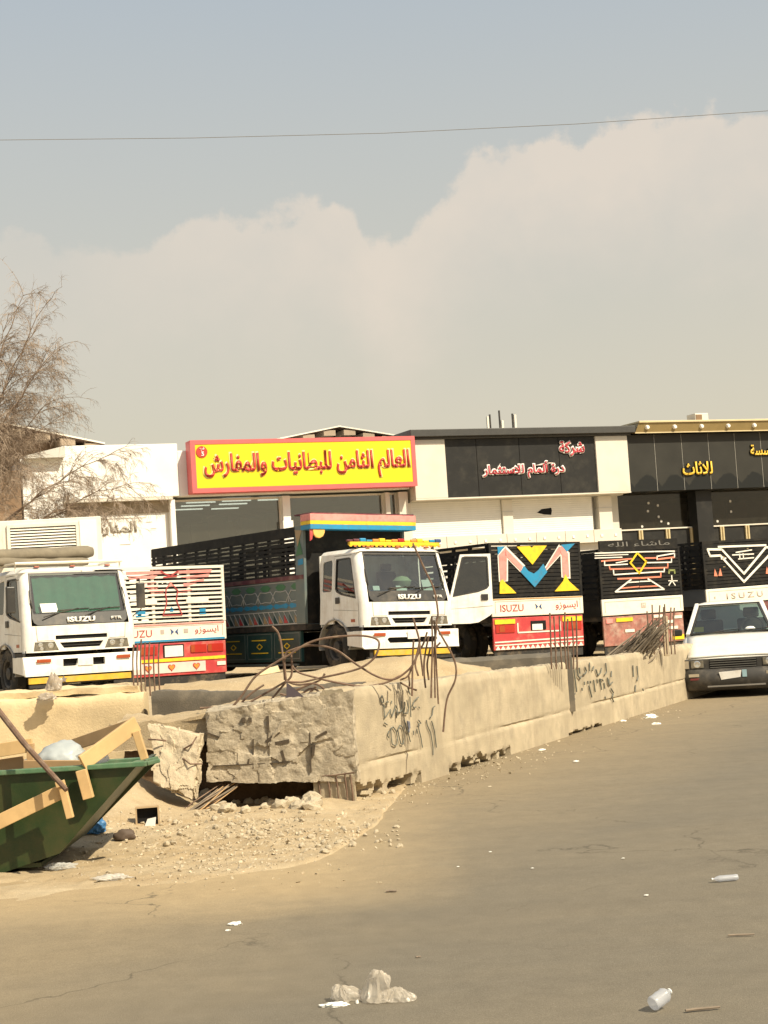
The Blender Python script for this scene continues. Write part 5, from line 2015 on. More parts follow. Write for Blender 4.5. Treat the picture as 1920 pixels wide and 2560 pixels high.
paint(TD, 'palm_emblem', K(((840, 275), (842, 250), (885, 250), (888, 275)), .045), pm('olive paint', (.22, .25, .08), .6), -.012, .012, None, GD)
MB().box(-1.2, 1.2, .0, .05, 2.605, 2.80).build('name_board', black_p, TD)
letters('board_lettering', arabic('ماشاء الله'), pm('faint grey lettering', (.16, .155, .14), .6), TD, .0, -.001, 2.70, w=1.9, h=.12, ext=.006)
MB().box(-.07, .07, -.006, -.001, 1.16, 1.28).build('emblem_plate', text_grey, TGD)
letters('emblem_letter', 'M', cream_p, TGD, .0, -.007, 1.22, h=.08, ext=.004)
MB().box(-.85, -.35, .0, .019, .86, .95).build('reflector', yellow_p, LPD)
MB().box(.85, 1.2, .0, .019, .34, .46).build('reflector', yellow_p, LPD)
MB().box(-1.15, -.95, .0, .019, .84, .95).build('reflector', pink_p, LPD)
for x, z in ((.3, .9), (.62, .75), (.9, .85), (.75, .6), (.2, .6), (-.6, .6)):
    MB().box(x, x + .28, .002, .019, z, z + .07).build('paint_patch', cream_p, LPD)

# truck with the white chevron
TV, GV, TGV, LPV, BV = rear_truck('tv', 31.1, -.6, 'truck seen from behind with a white double chevron on black slats, right of the others', black_p, black_p, maroon_p, nsl=13, slat_fill=.82, side_low=pm('blue grey side board', (.13, .15, .17), .5))
fm = face_map(TV, (1500, 1300), 1659 / 420, -.02)
K = lambda pts_, w: stroke([fm(a, b) for a, b in pts_], w)
ch = K(((1065, 290), (1205, 290), (1425, 530), (1640, 270), (1780, 262)), .055) + K(((1090, 355), (1190, 350), (1425, 610), (1680, 340), (1790, 330)), .055) + K(((1065, 290), (1090, 355)), .05)
ch += K(((1170, 265), (1640, 248)), .05) + K(((1200, 382), (1245, 378)), .04) + K(((1310, 345), (1520, 335)), .03) + K(((1345, 320), (1500, 295)), .03) + K(((1370, 385), (1520, 372)), .03) + K(((1380, 335), (1385, 385)), .03) + K(((1415, 330), (1420, 382)), .03)
paint(TV, 'chevron', ch, wl, -.014, .014, None, GV)
paint(TV, 'flame_mark', [[fm(a, b) for a, b in q] for q in (((1130, 555), (1135, 480), (1165, 555)), ((1172, 552), (1190, 475), (1210, 550)), ((1640, 530), (1650, 460), (1675, 530)))], salmon_p, -.013, .013, None, GV)
letters('maker_lettering', 'I S U Z U', text_grey, TGV, .05, -.001, 1.20, w=1.25, h=.15, ext=.006, bold=.02)
MB().box(-1.0, -.95, -.006, -.001, 1.16, 1.22).build('sticker', text_grey, TGV)
for k in (-1, 1):
    MB().box(k * 1.1 - .1, k * 1.1 + .1, .0, .019, .5, .93).build('tail_light', salmon_p, LPV)
# ------------------------------------------------------------------ white car at the wall
car_w = pm('sun-bleached white car paint', (.74, .72, .66), .35, var=.06, dirt=(DUST, .25, 3), coat=.3)
car_b = pm('grey bumper plastic', (.038, .035, .03), .6, var=.2, dirt=((.2, .17, .13), .4, 4))
CAR = empty('white_car', (5.37, 25.5, 0), rad(-12))
CAR.scale = (1, 1, 1.02)
tag(CAR, 'white saloon car with a grey bumper parked against the end of the wall', 'car')
secs = [(.02, .70, .36, .55), (.04, .755, .30, .60), (.10, .79, .26, .635), (.30, .80, .25, .70), (.70, .81, .25, .82), (1.05, .81, .25, .925), (1.22, .81, .25, .965), (2.0, .82, .27, .96), (3.1, .82, .27, .96),
        (3.45, .81, .28, .985), (4.1, .80, .30, .96), (4.28, .76, .34, .88), (4.32, .70, .40, .70)]


def car_sec(y, hw_, zb, zt):
    r = []
    prof = [(-.9, 0), (-1, .12), (-1.0, .5), (-.995, .78), (-.97, .9), (-.90, .97), (-.6, 1.0), (0, 1.03), (.6, 1.0), (.90, .97), (.97, .9), (.995, .78), (1.0, .5), (1, .12), (.9, 0)]
    for a, b in prof:
        r.append((a * hw_, y, zb + (zt - zb) * b))
    return r


mb = MB()
rows = [car_sec(*s_) for s_ in secs]
n_ = len(rows[0])
mb.add([p for r in rows for p in r], [(j * n_ + i, j * n_ + i + 1, (j + 1) * n_ + i + 1, (j + 1) * n_ + i) for j in range(len(rows) - 1) for i in range(n_ - 1)])
mb.f.append(tuple(range(n_)))
mb.f.append(tuple(reversed(range((len(rows) - 1) * n_, len(rows) * n_))))
mb.build('body', car_w, CAR, smooth=True)
hood = MB()
hood.grid(lambda u, v: ((-.70 + 1.40 * u), .07 + 1.08 * v, interp([(0, .63), (.05, .645), (.25, .705), (.6, .812), (1.2, .972)], .07 + 1.08 * v) + .012 * (1 - (2 * u - 1) ** 2)), 10, 10)
hood.build('bonnet', car_w, CAR, smooth=True, solid=.02)
cb = [(-.70, 1.16, .965), (.70, 1.16, .965), (.72, 3.42, .98), (-.72, 3.42, .98)]
ct = [(-.53, 1.80, 1.44), (.53, 1.80, 1.44), (.55, 2.90, 1.45), (-.55, 2.90, 1.45)]
for i in range(4):
    MB().bar(cb[i], ct[i], .07, .06).build('pillar', car_w, CAR, bevel=.012)
for k in (-1, 1):
    MB().bar((k * .73, 2.3, .96), (k * .555, 2.32, 1.45), .07, .05).build('pillar', car_w, CAR, bevel=.012)
rf_ = MB()
rf_.grid(lambda u, v: ((2 * u - 1) * .565, 1.76 + 1.18 * v, 1.445 + .05 * (1 - abs(2 * u - 1) ** 4) * (1 - abs(2 * v - 1) ** 5)), 14, 14)
rf_.build('roof', car_w, CAR, smooth=True, solid=.03)


def lerp4(q, u, v):
    q = [Vector(a) for a in q]
    return (q[0] * (1 - u) + q[1] * u) * (1 - v) + (q[3] * (1 - u) + q[2] * u) * v


for nm, q in (('windscreen', [cb[0], cb[1], ct[1], ct[0]]), ('rear_window', [cb[2], cb[3], ct[3], ct[2]]), ('side_window', [cb[1], cb[2], ct[2], ct[1]]), ('side_window', [cb[3], cb[0], ct[0], ct[3]])):
    MB().grid(lambda u, v: lerp4(q, .03 + .94 * u, .03 + .94 * v), 2, 2).build(nm, wind_gl, CAR)
sl = MB()
for a, b in ((cb[0], ct[0]), (cb[1], ct[1])):
    v0 = Vector(a) + Vector((.05 if a[0] < 0 else -.05, -.02, .012))
    v1 = Vector(b) + Vector((.05 if a[0] < 0 else -.05, -.02, -.01))
    sl.bar(v0, v1, .03, .02)
sl.bar((-.66, 1.15, .985), (.66, 1.15, .985), .05, .02)
sl.bar((-.50, 1.775, 1.435), (.50, 1.775, 1.435), .04, .02)
sl.build('screen_seal', trim_b, CAR)
di = MB()
di.box(-.66, .66, 1.25, 1.55, .80, .99)
di.build('dashboard', dark_i, CAR, bevel=.03)
for k in (-.36, .36):
    s_ = MB()
    s_.box(k - .24, k + .24, 2.1, 2.2, .5, 1.18)
    s_.box(k - .13, k + .13, 2.1, 2.17, 1.19, 1.36)
    s_.build('seat', seat_m, CAR, bevel=.03)
st_ = MB()
for j in range(18):
    a0, a1 = 2 * pi * j / 18, 2 * pi * (j + 1) / 18
    st_.tube([(.36 + .18 * cos(a0), 1.68 + .05 * sin(a0), 1.03 + .17 * sin(a0)), (.36 + .18 * cos(a1), 1.68 + .05 * sin(a1), 1.03 + .17 * sin(a1))], .013, 5)
st_.build('steering_wheel', trim_b, CAR)
MB().box(-.60, -.44, 1.38, 1.39, 1.01, 1.09).build('yellow_sticker', pm('dull yellow paper', (.5, .42, .1), .6), CAR)
MB().lathe([(0, 0), (.07, .0), (.09, .03), (.05, .06), (0, .065)], 12, (.32, 1.27, .995)).build('dash_cloth', paper, CAR, smooth=True)
for x0 in (-.28, .22):
    MB().tube([(x0, 1.14, .995), (x0 + .2, 1.19, 1.015), (x0 + .42, 1.22, 1.025)], .008, 5).build('wiper', trim_b, CAR)
# front
gp = MB()
gp.box(-.775, .775, -.01, .05, .45, .618)
gp.build('front_panel', car_b, CAR, bevel=.012)
for i, z in enumerate((.48, .515, .55, .585)):
    MB().box(-.36, .36, -.022, -.012, z - .006, z + .006).build('grille_bar', pm('grey grille', (.12, .115, .10), .5), CAR)
MB().box(-.37, .37, -.012, -.0105, .46, .60).build('grille_back', dark_i, CAR)
for k in (-1, 1):
    h = MB()
    h.box(k * .56 - .10, k * .56 + .10, -.022, -.0105, .48, .598)
    ho = h.build('headlight', lens_m, CAR, bevel=.008)
    MB().lathe([(0, -.024), (.045, -.026), (.055, -.0225)], 14, (k * .56, 0, .54), 'Y').build('lamp_bowl', chrome, ho)
    MB().box(k * .735 - .045, k * .735 + .045, -.018, -.0105, .48, .598).build('corner_lamp', pm('pale lens', (.4, .34, .25), .25), CAR)
mb = MB()
mb.grid(lambda u, v: (((2 * u - 1) * .83), -.10 + .16 * abs(2 * u - 1) ** 5 + .06 * (1 - sin(pi * v)), .15 + .29 * v), 24, 8)
mb.build('bumper', car_b, CAR, smooth=True, solid=-.04)
for k in (-1, 1):
    MB().box(*sorted((k * .80, k * .85)), .02, .30, .18, .43).build('bumper_end', car_b, CAR, bevel=.01)
    MB().box(k * .60 - .10, k * .60 + .06, -.118, -.09, .35, .395).build('indicator', pm('pale lens', (.4, .34, .25), .25), CAR)
    MB().box(k * .58 - .10, k * .58 + .08, -.118, -.09, .30, .33).build('reflector', pm('dull red reflector', (.16, .03, .03), .4), CAR)
MB().box(-.36, .42, -.118, -.10, .215, .27).build('bumper_slot', dark_i, CAR)
MB().box(-.42, .48, -.128, -.10, .182, .205).build('bumper_lip', pm('worn grey edge', (.22, .205, .18), .5), CAR)
pl = MB()
pl.hexa([(-.20, -.145, .29), (.10, -.145, .32), (.12, -.14, .425), (-.23, -.14, .41)], [(-.20, -.135, .29), (.10, -.135, .32), (.12, -.13, .425), (-.23, -.13, .41)])
pl.build('number_plate', plate_m, CAR)
MB().box(.13, .2, -.145, -.135, .32, .43).build('plate_end', pm('pale blue plate end', (.3, .45, .5), .5), CAR)
for k in (-1, 1):
    for y in (.82, 3.4):
        wheel(CAR, k * .73, y, .29, .29, .18, side=k)
    ar = MB()
    for y in (.82, 3.4):
        ar.lathe([(0, k * .822), (.33, k * .822), (.33, k * .80)], 24, (0, y, .32), 'X')
    ar.build('wheel_arch', dark_i, CAR)
    MB().box(*sorted((k * .80, k * .96)), 1.36, 1.44, .96, 1.07).build('door_mirror', trim_b, CAR, bevel=.02)
MB().box(-.74, .74, .06, 4.1, .12, .26).build('underbody', dark_i, CAR)

# ------------------------------------------------------------------ green skip with broken timber
skip_g = pm('dark green skip steel', (.020, .042, .010), .4, .1, var=.35, scale=2.5, dirt=((.07, .05, .02), .6, 2.5), bump=.15, bscale=8)
skip_l = pm('worn green rim', (.09, .19, .10), .5, .1, var=.25, dirt=((.3, .3, .2), .4, 6))
SK = empty('waste_skip', (-3.6, 12.1, 0))
tag(SK, 'dark green steel skip with a sloping end, heaped with waste', 'skip')
inv = Matrix.Translation((3.6, -12.1, 0))


def sk(mb, name, mat, **kw):
    mb.M = inv
    return mb.build(name, mat, SK, **kw)


F0, F1 = 11.5, 12.5
prof = [(-6.3, .02), (-2.98, .0), (-2.46, .14), (-1.88, .72), (-6.3, .735)]
m = MB()
m.prism(prof, lambda a, b, w: (a, F0 + .03 * w, b))
sk(m, 'side_plate', skip_g)
m = MB()
m.prism([(a, b - (.06 if b > .5 else 0)) for a, b in prof], lambda a, b, w: (a, F1 + .03 * w, b))
sk(m, 'side_plate', skip_g)
m = MB()
m.hexa([(-2.46, F0 + .031, .14), (-2.46, F1 - .001, .14), (-2.50, F1 - .001, .14), (-2.50, F0 + .031, .14)], [(-1.88, F0 + .031, .72), (-1.88, F1 - .001, .72), (-1.92, F1 - .001, .72), (-1.92, F0 + .031, .72)])
m.box(-6.2, -2.6, F0 + .031, F1 - .001, .05, .08)
sk(m, 'end_plate', skip_g)
m = MB()
m.bar((-6.3, F0 - .012, .745), (-1.80, F0 - .012, .735), .06, .035)
m.bar((-1.80, F0 - .012, .735), (-1.71, F0 + .0, .752), .05, .03)
m.bar((-6.3, F1 + .03, .69), (-1.90, F1 + .03, .68), .06, .035)
m.bar((-1.88, F0 + .03, .738), (-1.90, F1, .685), .06, .033)
sk(m, 'rim', skip_l, bevel=.006)
m = MB()
for x in (-5.4, -4.4, -3.5):
    m.box(x - .04, x + .04, F0 - .045, F0 - .001, .05, .70)
sk(m, 'rib', skip_g)
m = MB()
m.grid(lambda u, v: (-6.2 + 4.1 * u, F0 + .05 + .93 * v, .66 + .11 * fbm(u * 12, v * 3, 0, 1.4) - .12 * sst(.88, 1, u)), 90, 30)
sk(m, 'waste_heap', pm('mixed waste', (.2, .17, .13), .9, var=.6, scale=9, dirt=((.5, .5, .48), .7, 4), bump=.8, bscale=15), smooth=True)

timber = pm('new softwood', (.58, .39, .18), .65, var=.18, scale=3, dirt=((.4, .26, .11), .4, 8))
timber_d = pm('darker softwood', (.42, .27, .13), .7, var=.25, scale=3)  # the same softwood in a darker tone
PA = empty('broken_timber_frame', at(270, 1860, 11.6))
tag(PA, 'splintered pine frame sticking out of the skip towards the slab', 'timber')
PB = empty('broken_timber_frame', at(90, 2000, 11.3))
tag(PB, 'pine plank with a short leg hanging down the front of the skip', 'timber')
PC = empty('broken_timber_frame', at(60, 1890, 11.9))
tag(PC, 'upright pine crate frame inside the skip at the picture edge', 'timber')


def plank(root, a, b, w, h, mat):
    o = MB(Matrix.Translation(-root.location)).bar(at(*a), at(*b), h, w).build('plank', mat, root, bevel=.004)


plank(PA, (205, 1908, 11.45), (342, 1808, 11.75), .115, .03, timber)
plank(PA, (203, 1925, 11.42), (222, 1996, 11.42), .075, .06, timber)
plank(PA, (340, 1828, 11.72), (362, 1898, 11.72), .055, .055, timber)
plank(PA, (185, 1862, 12.3), (330, 1812, 12.0), .09, .03, timber_d)
plank(PA, (60, 1913, 11.7), (205, 1913, 11.6), .07, .03, timber_d)
plank(PB, (-30, 2068, 11.3), (162, 1975, 11.3), .10, .03, timber)
plank(PB, (156, 1966, 11.27), (176, 2045, 11.27), .05, .05, timber)
plank(PB, (140, 1963, 11.25), (162, 1956, 11.25), .04, .04, timber)
plank(PC, (-30, 1880, 11.8), (82, 1862, 11.8), .10, .025, timber)
plank(PC, (76, 1858, 11.8), (78, 1930, 11.8), .05, .05, timber_d)
plank(PC, (-30, 1918, 11.9), (60, 1905, 11.9), .09, .025, timber_d)
plank(PC, (-10, 1935, 12.0), (50, 1900, 12.0), .06, .025, timber)
pole = MB().tube([at(-20, 1756, 11.6), at(60, 1858, 11.35), at(120, 1925, 11.2), at(166, 1975, 11.1)], [.022, .022, .02, .018], 8).build('rusty_pole', rebar_m, smooth=True)
tag(pole, 'thin rusty pole leaning out over the front rim of the skip', 'pole')


def crumple(name, loc, size, mat, seed, sub=4, amp=.35, flat=.0, label=None, cat=None, group=None, parent=None):
    bm = bmesh.new()
    bmesh.ops.create_icosphere(bm, subdivisions=sub, radius=1)
    for v in bm.verts:
        p = v.co.copy()
        k = p * 1.7 + Vector((seed * 7.3, seed * 3.1, seed))
        r = 1 + amp * noise.noise(k) + amp * 1.1 * (abs(noise.noise(k * 1.7)) - .25) + amp * .35 * (abs(noise.noise(k * 3.6)) - .2)
        v.co = p * r
        if v.co.z < -flat:
            v.co.z = -flat + (v.co.z + flat) * .15
        v.co = Vector((v.co.x * size[0], v.co.y * size[1], (v.co.z + flat) * size[2]))
    me = bpy.data.meshes.new(name)
    bm.to_mesh(me)
    bm.free()
    me.shade_smooth()
    me.set_sharp_from_angle(angle=rad(50))
    o = link(name, me, mat, parent, loc)
    if label:
        tag(o, label, cat, group)
    return o


film_w = film('clear plastic film', (.75, .75, .72), .62)
film_c = film('milky plastic', (.70, .63, .52), .36)
film_v = film('clear bottle plastic', (.66, .68, .72), .6)
sheet = crumple('plastic_sheet', at(155, 1908, 11.95), (.20, .19, .145), pm('pale blue plastic sheet', (.38, .41, .41), .4, var=.2), 2, 4, .13, .1, 'pale blue plastic sheet bulging out of the skip', 'plastic sheet')
crumple('plastic_bag', at(232, 1905, 11.75), (.12, .1, .07), film_w, 4, 3, .4, .1, 'small clear bag beside the pine frame in the skip', 'bag')

# ------------------------------------------------------------------ things lying about
def ground_z(x, y):
    return max(verge_h(x, y), 0.0) if (-7 < x < 1 and 9.9 < y < 17.9) else 0.0


def gz(px, py, lift=0.0):
    d = ray(px, py)
    p = gr(px, py, .9)
    e = gr(px, py, 0)
    n = 60
    for i in range(n + 1):
        q = p.lerp(e, i / n)
        if q.z <= ground_z(q.x, q.y):
            break
    return Vector((q.x, q.y, ground_z(q.x, q.y) + lift))


def limp_bag(loc, rx, ry, h, mat, seed, label, lean=0.0):
    """thin plastic bag fallen into pleats"""
    nt_, nr = 96, 26
    vs, fs = [], []
    for a in range(nr + 1):
        rho = a / nr
        for b in range(nt_):
            th_ = 2 * pi * b / nt_
            k = Vector((cos(th_) * 1.1, sin(th_) * 1.1, seed * 3.7))
            n1 = noise.noise(k * 1.6 + Vector((0, 0, rho)))
            n2 = 1 - 2.2 * abs(noise.noise(k * 2.3 + Vector((seed, 0, rho * 1.1))))
            n3 = 1 - 2.2 * abs(noise.noise(k * 5.5 + Vector((0, seed, rho * 2.0))))
            z = h * max(0, 1 - rho ** 1.5) ** .8 * (1 + .38 * n2 * rho + .16 * n3 * rho) * (1 + .3 * n1 * rho)
            r_ = rho * (1 + .32 * n1 + .12 * n2 * rho)
            q = Vector((rx * r_ * cos(th_) + lean * z, ry * r_ * sin(th_), z))
            off = Vector((seed, seed * 2, 0))
            q += noise.noise_vector(q * 13 + off) * .030 + noise.noise_vector(q * 34 + off) * .010
            w_ = noise.noise(q * 60 + off)
            q += q.normalized() * (.006 * (1 - 2 * abs(w_)))
            vs.append((q.x, q.y, max(.002, q.z)))
    for a in range(nr):
        for b in range(nt_):
            fs.append((a * nt_ + b, a * nt_ + (b + 1) % nt_, (a + 1) * nt_ + (b + 1) % nt_, (a + 1) * nt_ + b))
    o = MB().add(vs, fs).build('plastic_bag', mat, None, smooth=True)
    o.location = loc
    return tag(o, label, 'bag')


film_c = film('limp milky bag film', (.78, .71, .60), .42)
limp_bag(gz(938, 2500), .068, .05, .12, film_c, 3, 'largest crumpled milky bag in the litter heap on the road', .12)
limp_bag(gz(864, 2502), .06, .045, .062, film_c, 5, 'small crumpled bag left of the large one on the road', -.2)
limp_bag(gz(998, 2503), .065, .04, .05, film_c, 8, 'low flat bag right of the large one on the road')
crumple('paper_scrap', gz(835, 2515), (.052, .018, .012), paper, 19, 4, .6, .3, 'bright white torn strip in front of the litter heap', 'paper')
for k, (px, py) in enumerate(((893, 2508), (958, 2488), (1020, 2503))):
    crumple('paper_scrap', gz(px, py), (.008, .008, .012), paper, 23 + k, 2, .4, .3, ('tiny white scrap under the left of the large bag', 'tiny bright white scrap between the large and the low bag', 'tiny white scrap at the right end of the low bag')[k], 'paper')


def bottle(name, loc, ln, r, rz, tilt, mat, label, sq=1.0):
    m = MB().lathe([(0, 0), (r * .9, .002), (r, .01), (r * .93, ln * .2), (r, ln * .4), (r * .94, ln * .55), (r, ln * .68), (r * .75, ln * .80), (r * .35, ln * .9), (r * .35, ln * .96)], 14, axis='Y')
    o = m.build(name, mat, smooth=True)
    MB().lathe([(r * .4, ln * .955), (r * .4, ln), (0, ln)], 12, axis='Y').build('cap', paper, o, smooth=True)
    o.matrix_basis = Matrix.Translation(loc) @ Matrix.Rotation(rz, 4, 'Z') @ Matrix.Rotation(tilt, 4, 'X') @ Matrix.Diagonal((1, 1, sq, 1))
    return tag(o, label, 'bottle')


bottle('plastic_bottle', gz(1845, 2200, .018), .16, .022, rad(98), 0, film_v, 'crushed clear bottle lying on the right of the road', .8)
bottle('plastic_bottle', gz(1632, 2528, .028), .11, .032, rad(-55), rad(18), film_v, 'short clear bottle beside the dark stick at the bottom of the road', 1.0)
for px, py, qx, qy, r, lab in ((1714, 2530, 1800, 2521, .006, 'dark stick lying beside the short bottle on the road'), (1820, 2341, 1886, 2338, .005, 'pale straight stick on the right side of the road'), (965, 2231, 992, 2230, .008, 'short flat grey stick in the middle of the road'),
                               (1040, 2395, 1052, 2393, .004, 'tiny pale splinter in the middle of the road')):
    a, b = gz(px, py, r), gz(qx, qy, r)
    tag(MB().tube([a, a.lerp(b, .3) + Vector((0, .004, 0)), a.lerp(b, .7), b], [r, r * 1.1, r, r * .8], 6).build('stick', pm('grey stick', (.24, .19, .14), .9, var=.3)), lab, 'stick')
for k, (px, py, sx, lab) in enumerate(((1628, 1795, .09, 'bright crumpled paper at the foot of the wall near the car'), (1640, 1812, .06, 'grey crumpled paper just below the bright one near the car'), (1557, 1804, .045, 'small paper scrap lying left of the crumpled paper near the car'),
                                       (1355, 1876, .04, 'small pale scrap at the foot of the wall'), (588, 2314, .04, 'thin white paper scrap on the road in front of the sand'), (570, 2328, .015, 'tiny scrap just below the thin white one on the road'), (1616, 2240, .012, 'small bright white speck on the right half of the road'),
                                       (1331, 2172, .010, 'small white speck in the centre right of the road'), (1226, 2131, .010, 'tiny white speck on the road below the scrawled wall'), (1145, 2168, .009, 'tiny pale speck on the road in front of the sand tip'), (1440, 1905, .03, 'pale scrap on the road below the middle of the wall'),
                                       (1558, 2147, .010, 'tiny pale speck on the road right of centre'))):
    crumple('paper_scrap', gz(px, py, .003), (sx, sx * .6, sx * .35), paper, 31 + k, 3, .5, .3, lab, 'paper')
crumple('plastic_sheet', gz(282, 2203, .005), (.11, .07, .018), film('white sheet film', (.8, .76, .68), .85), 51, 4, .6, .3, 'flat white plastic sheet on the sand edge by the road', 'plastic sheet')
crumple('plastic_bag', gz(150, 2178, .005), (.10, .07, .03), film_w, 53, 4, .6, .3, 'flattened clear bag on the sand below the skip', 'bag')
blue_pl = pm('blue plastic', (.05, .17, .36), .45, var=.3, scale=20)
crumple('plastic_bag', gz(234, 2092, .005), (.10, .08, .10), blue_pl, 57, 4, .45, .4, 'crumpled blue plastic bag below the sloping end of the skip', 'bag')
bx = gz(370, 2068)
BX = empty('open_box', bx, rad(8))
tag(BX, 'small dark open box half buried in the sand', 'box')
m = MB()
m.box(-.095, .095, .0, .10, -.02, .0)
m.box(-.095, .095, .0, .10, .14, .155)
m.box(-.098, -.085, .0, .10, .001, .139)
m.box(.085, .098, .0, .10, .001, .139)
m.build('box_shell', pm('tan cardboard', (.45, .33, .19), .8), BX)
MB().box(-.084, .084, .06, .095, .001, .139).build('box_inside', dark_i, BX)
MB().hexa([(-.03, -.03, -.01), (.06, -.04, -.01), (.07, 0, .06), (.0, 0, .05)], [(-.03, -.02, -.01), (.06, -.03, -.01), (.07, .01, .06), (.0, .01, .05)]).build('grey_flap', bgrey, BX)
crumple('rubber_scrap', gz(312, 2098), (.085, .05, .06), pm('brown rubber', (.10, .07, .05), .7), 61, 3, .25, .3, 'brown curved scrap lying on the sand left of the box', 'scrap')
RB = empty('reed_bundle', gz(520, 2010))
tag(RB, 'bundle of dry reeds and rods leaning under the broken beam', 'reeds')
rr = random.Random(9)
for k in range(22):
    o1, o2 = rr.uniform(-8, 22), rr.uniform(-5, 16)
    a = at(425 + o1 * 1.5 - 6, 2062 - o1 * .7 + o2, 13.95 + rr.uniform(-.1, .2))
    b = at(590 + rr.uniform(-35, 5), 1958 + rr.uniform(-2, 14), 14.75 + rr.uniform(-.1, .1))
    mid = a.lerp(b, .5) + Vector((0, 0, rr.uniform(-.05, .02)))
    MB(Matrix.Translation(-RB.location)).tube([a, mid, b], [.006, .007, .005], 5).build('reed', (stick_m, rebar_m, timber_d)[k % 3], RB)
wb = crumple('plastic_bag', at(135, 1722, 17.65), (.085, .05, .14), film('dusty grey bag', (.62, .55, .46), .8), 71, 4, .45, .0, 'dusty plastic bag snagged on the top of the sand-coloured wall', 'bag')
crumple('plastic_bag', at(118, 1748, 17.62), (.10, .05, .07), film('dusty grey bag', (.62, .55, .46), .8), 73, 4, .5, .0, 'lower pale bag draped on the edge of the sand-coloured wall', 'bag')
blk = rough_block('concrete_scrap', [at(*q) for q in ((648, 1690, 16.5), (700, 1680, 16.5), (694, 1664, 16.6), (662, 1672, 16.6), (648, 1690, 16.8), (700, 1680, 16.8), (694, 1664, 16.8), (662, 1672, 16.8))], conc_s, (8, 4, 6), .012, 41)
tag(blk, 'wedge of pale concrete on the sand fill behind the bent bars', 'rubble')
sq_ = MB().hexa([at(716, 1705, 15.0), at(764, 1745, 15.0), at(712, 1750, 15.0), at(716, 1740, 15.0)], [at(716, 1705, 15.06), at(764, 1745, 15.06), at(712, 1750, 15.06), at(716, 1740, 15.06)]).build('metal_offcut', pm('dark purple sheet', (.07, .055, .065), .5))
tag(sq_, 'dark triangular offcut of sheet caught among the bent bars', 'offcut')

# stones
stone_m = pm('pale broken stone', (.52, .44, .31), .9, var=.3, scale=9, dirt=((.3, .24, .16), .4, 8), bump=.5, bscale=30)
stones = []
for k in range(8):
    bm = bmesh.new()
    bmesh.ops.create_icosphere(bm, subdivisions=2, radius=1)
    sc = Vector((random.uniform(.8, 1.3), random.uniform(.6, 1.0), random.uniform(.5, .9)))
    for v in bm.verts:
        p = v.co
        q = Vector((round(p.x * 1.6) / 1.6, round(p.y * 1.6) / 1.6, round(p.z * 1.6) / 1.6))
        v.co = p.lerp(q, .45) * (1 + .3 * noise.noise(p * 1.3 + Vector((k * 9, 0, 0))))
        v.co = Vector((v.co.x * sc.x, v.co.y * sc.y, v.co.z * sc.z))
    me = bpy.data.meshes.new('stone')
    bm.to_mesh(me)
    bm.free()
    me.materials.append(stone_m)
    stones.append(me)
spots = []
rr = random.Random(21)
for k in range(44):                                  # rubble in the hollow and at its lip
    spots.append((rr.uniform(505, 790), rr.uniform(1995, 2032), rr.uniform(.03, .085)))
for k in range(10):
    spots.append((rr.uniform(905, 985), rr.uniform(1962, 1990), rr.uniform(.03, .07)))
for k in range(60):
    spots.append((rr.uniform(400, 900), rr.uniform(2035, 2135), rr.uniform(.012, .036)))
for k in range(26):
    spots.append((rr.uniform(860, 1010), rr.uniform(2055, 2120), rr.uniform(.010, .026)))
for k in range(24):
    spots.append((rr.uniform(180, 640), rr.uniform(2110, 2200), rr.uniform(.008, .022)))
for k, (px, py, r) in enumerate(spots):
    p = gz(px, py)
    o = bpy.data.objects.new('stone', stones[k % 8])
    C.objects.link(o)
    o.location = (p.x, p.y, p.z + r * .25)
    o.rotation_euler = (rr.uniform(-.6, .6), rr.uniform(-.6, .6), rr.uniform(0, 6.3))
    o.scale = (r, r, r)
    if k < 44:
        tag(o, 'pale broken stone in the hollow under the cracked beam', 'stone', 'stones in the hollow under the beam')
    elif k < 54:
        tag(o, 'pale stone at the crumbled foot of the scrawled wall', 'stone', 'stones at the foot of the scrawled wall')
    else:
        tag(o, 'small pale stone strewn on the sand verge', 'stone', 'stones strewn on the sand verge')
gv = MB()
rr = random.Random(33)
for k in range(3600):
    if k < 3000:
        px, py = rr.triangular(60, 1010, 640), rr.triangular(2020, 2235, 2075)
    else:
        px = rr.uniform(900, 1700)
        py = 2003 - (px - 880) * .305 + abs(rr.gauss(0, 22)) + 4
    p = gz(px, py)
    if k < 3000 and verge_h(p.x, p.y) < .002 and rr.random() < .85:
        continue
    r = rr.uniform(.003, .011) if rr.random() < .85 else rr.uniform(.011, .02)
    c_ = Vector((p.x, p.y, p.z + r * .2))
    ax = [Vector((rr.uniform(-1, 1), rr.uniform(-1, 1), rr.uniform(-.6, .8))).normalized() * r * rr.uniform(.6, 1.4) for _ in range(3)]
    gv.add([c_ + ax[0], c_ + ax[1], c_ - ax[0], c_ - ax[1], c_ + ax[2], c_ - ax[2]], [(0, 1, 4), (1, 2, 4), (2, 3, 4), (3, 0, 4), (1, 0, 5), (2, 1, 5), (3, 2, 5), (0, 3, 5)])
tag(gv.build('gravel', stone_m), 'fine pale gravel scattered over the sand and along the wall foot', kind='stuff')

# ------------------------------------------------------------------ bare tree
bark = pm('grey-brown bark', (.21, .145, .10), .9, var=.3, scale=6, bump=.4)
twig_m = pm('thin brown twigs', (.33, .255, .19), .9, var=.3)
TREE = empty('bare_tree', (-12.6, 45, lot_z(-12.6, 45)))
tag(TREE, 'bare leafless tree spreading fine brown twigs in from the left', 'tree')
rr = random.Random(5)
tb, cr_ = MB(), MB()
base = Vector((-12.6, 45, .3))
fork = Vector((-12.5, 45, 3.4))
tb.tube([base, (-12.55, 45.02, 1.6), fork], [.30, .24, .2], 10)


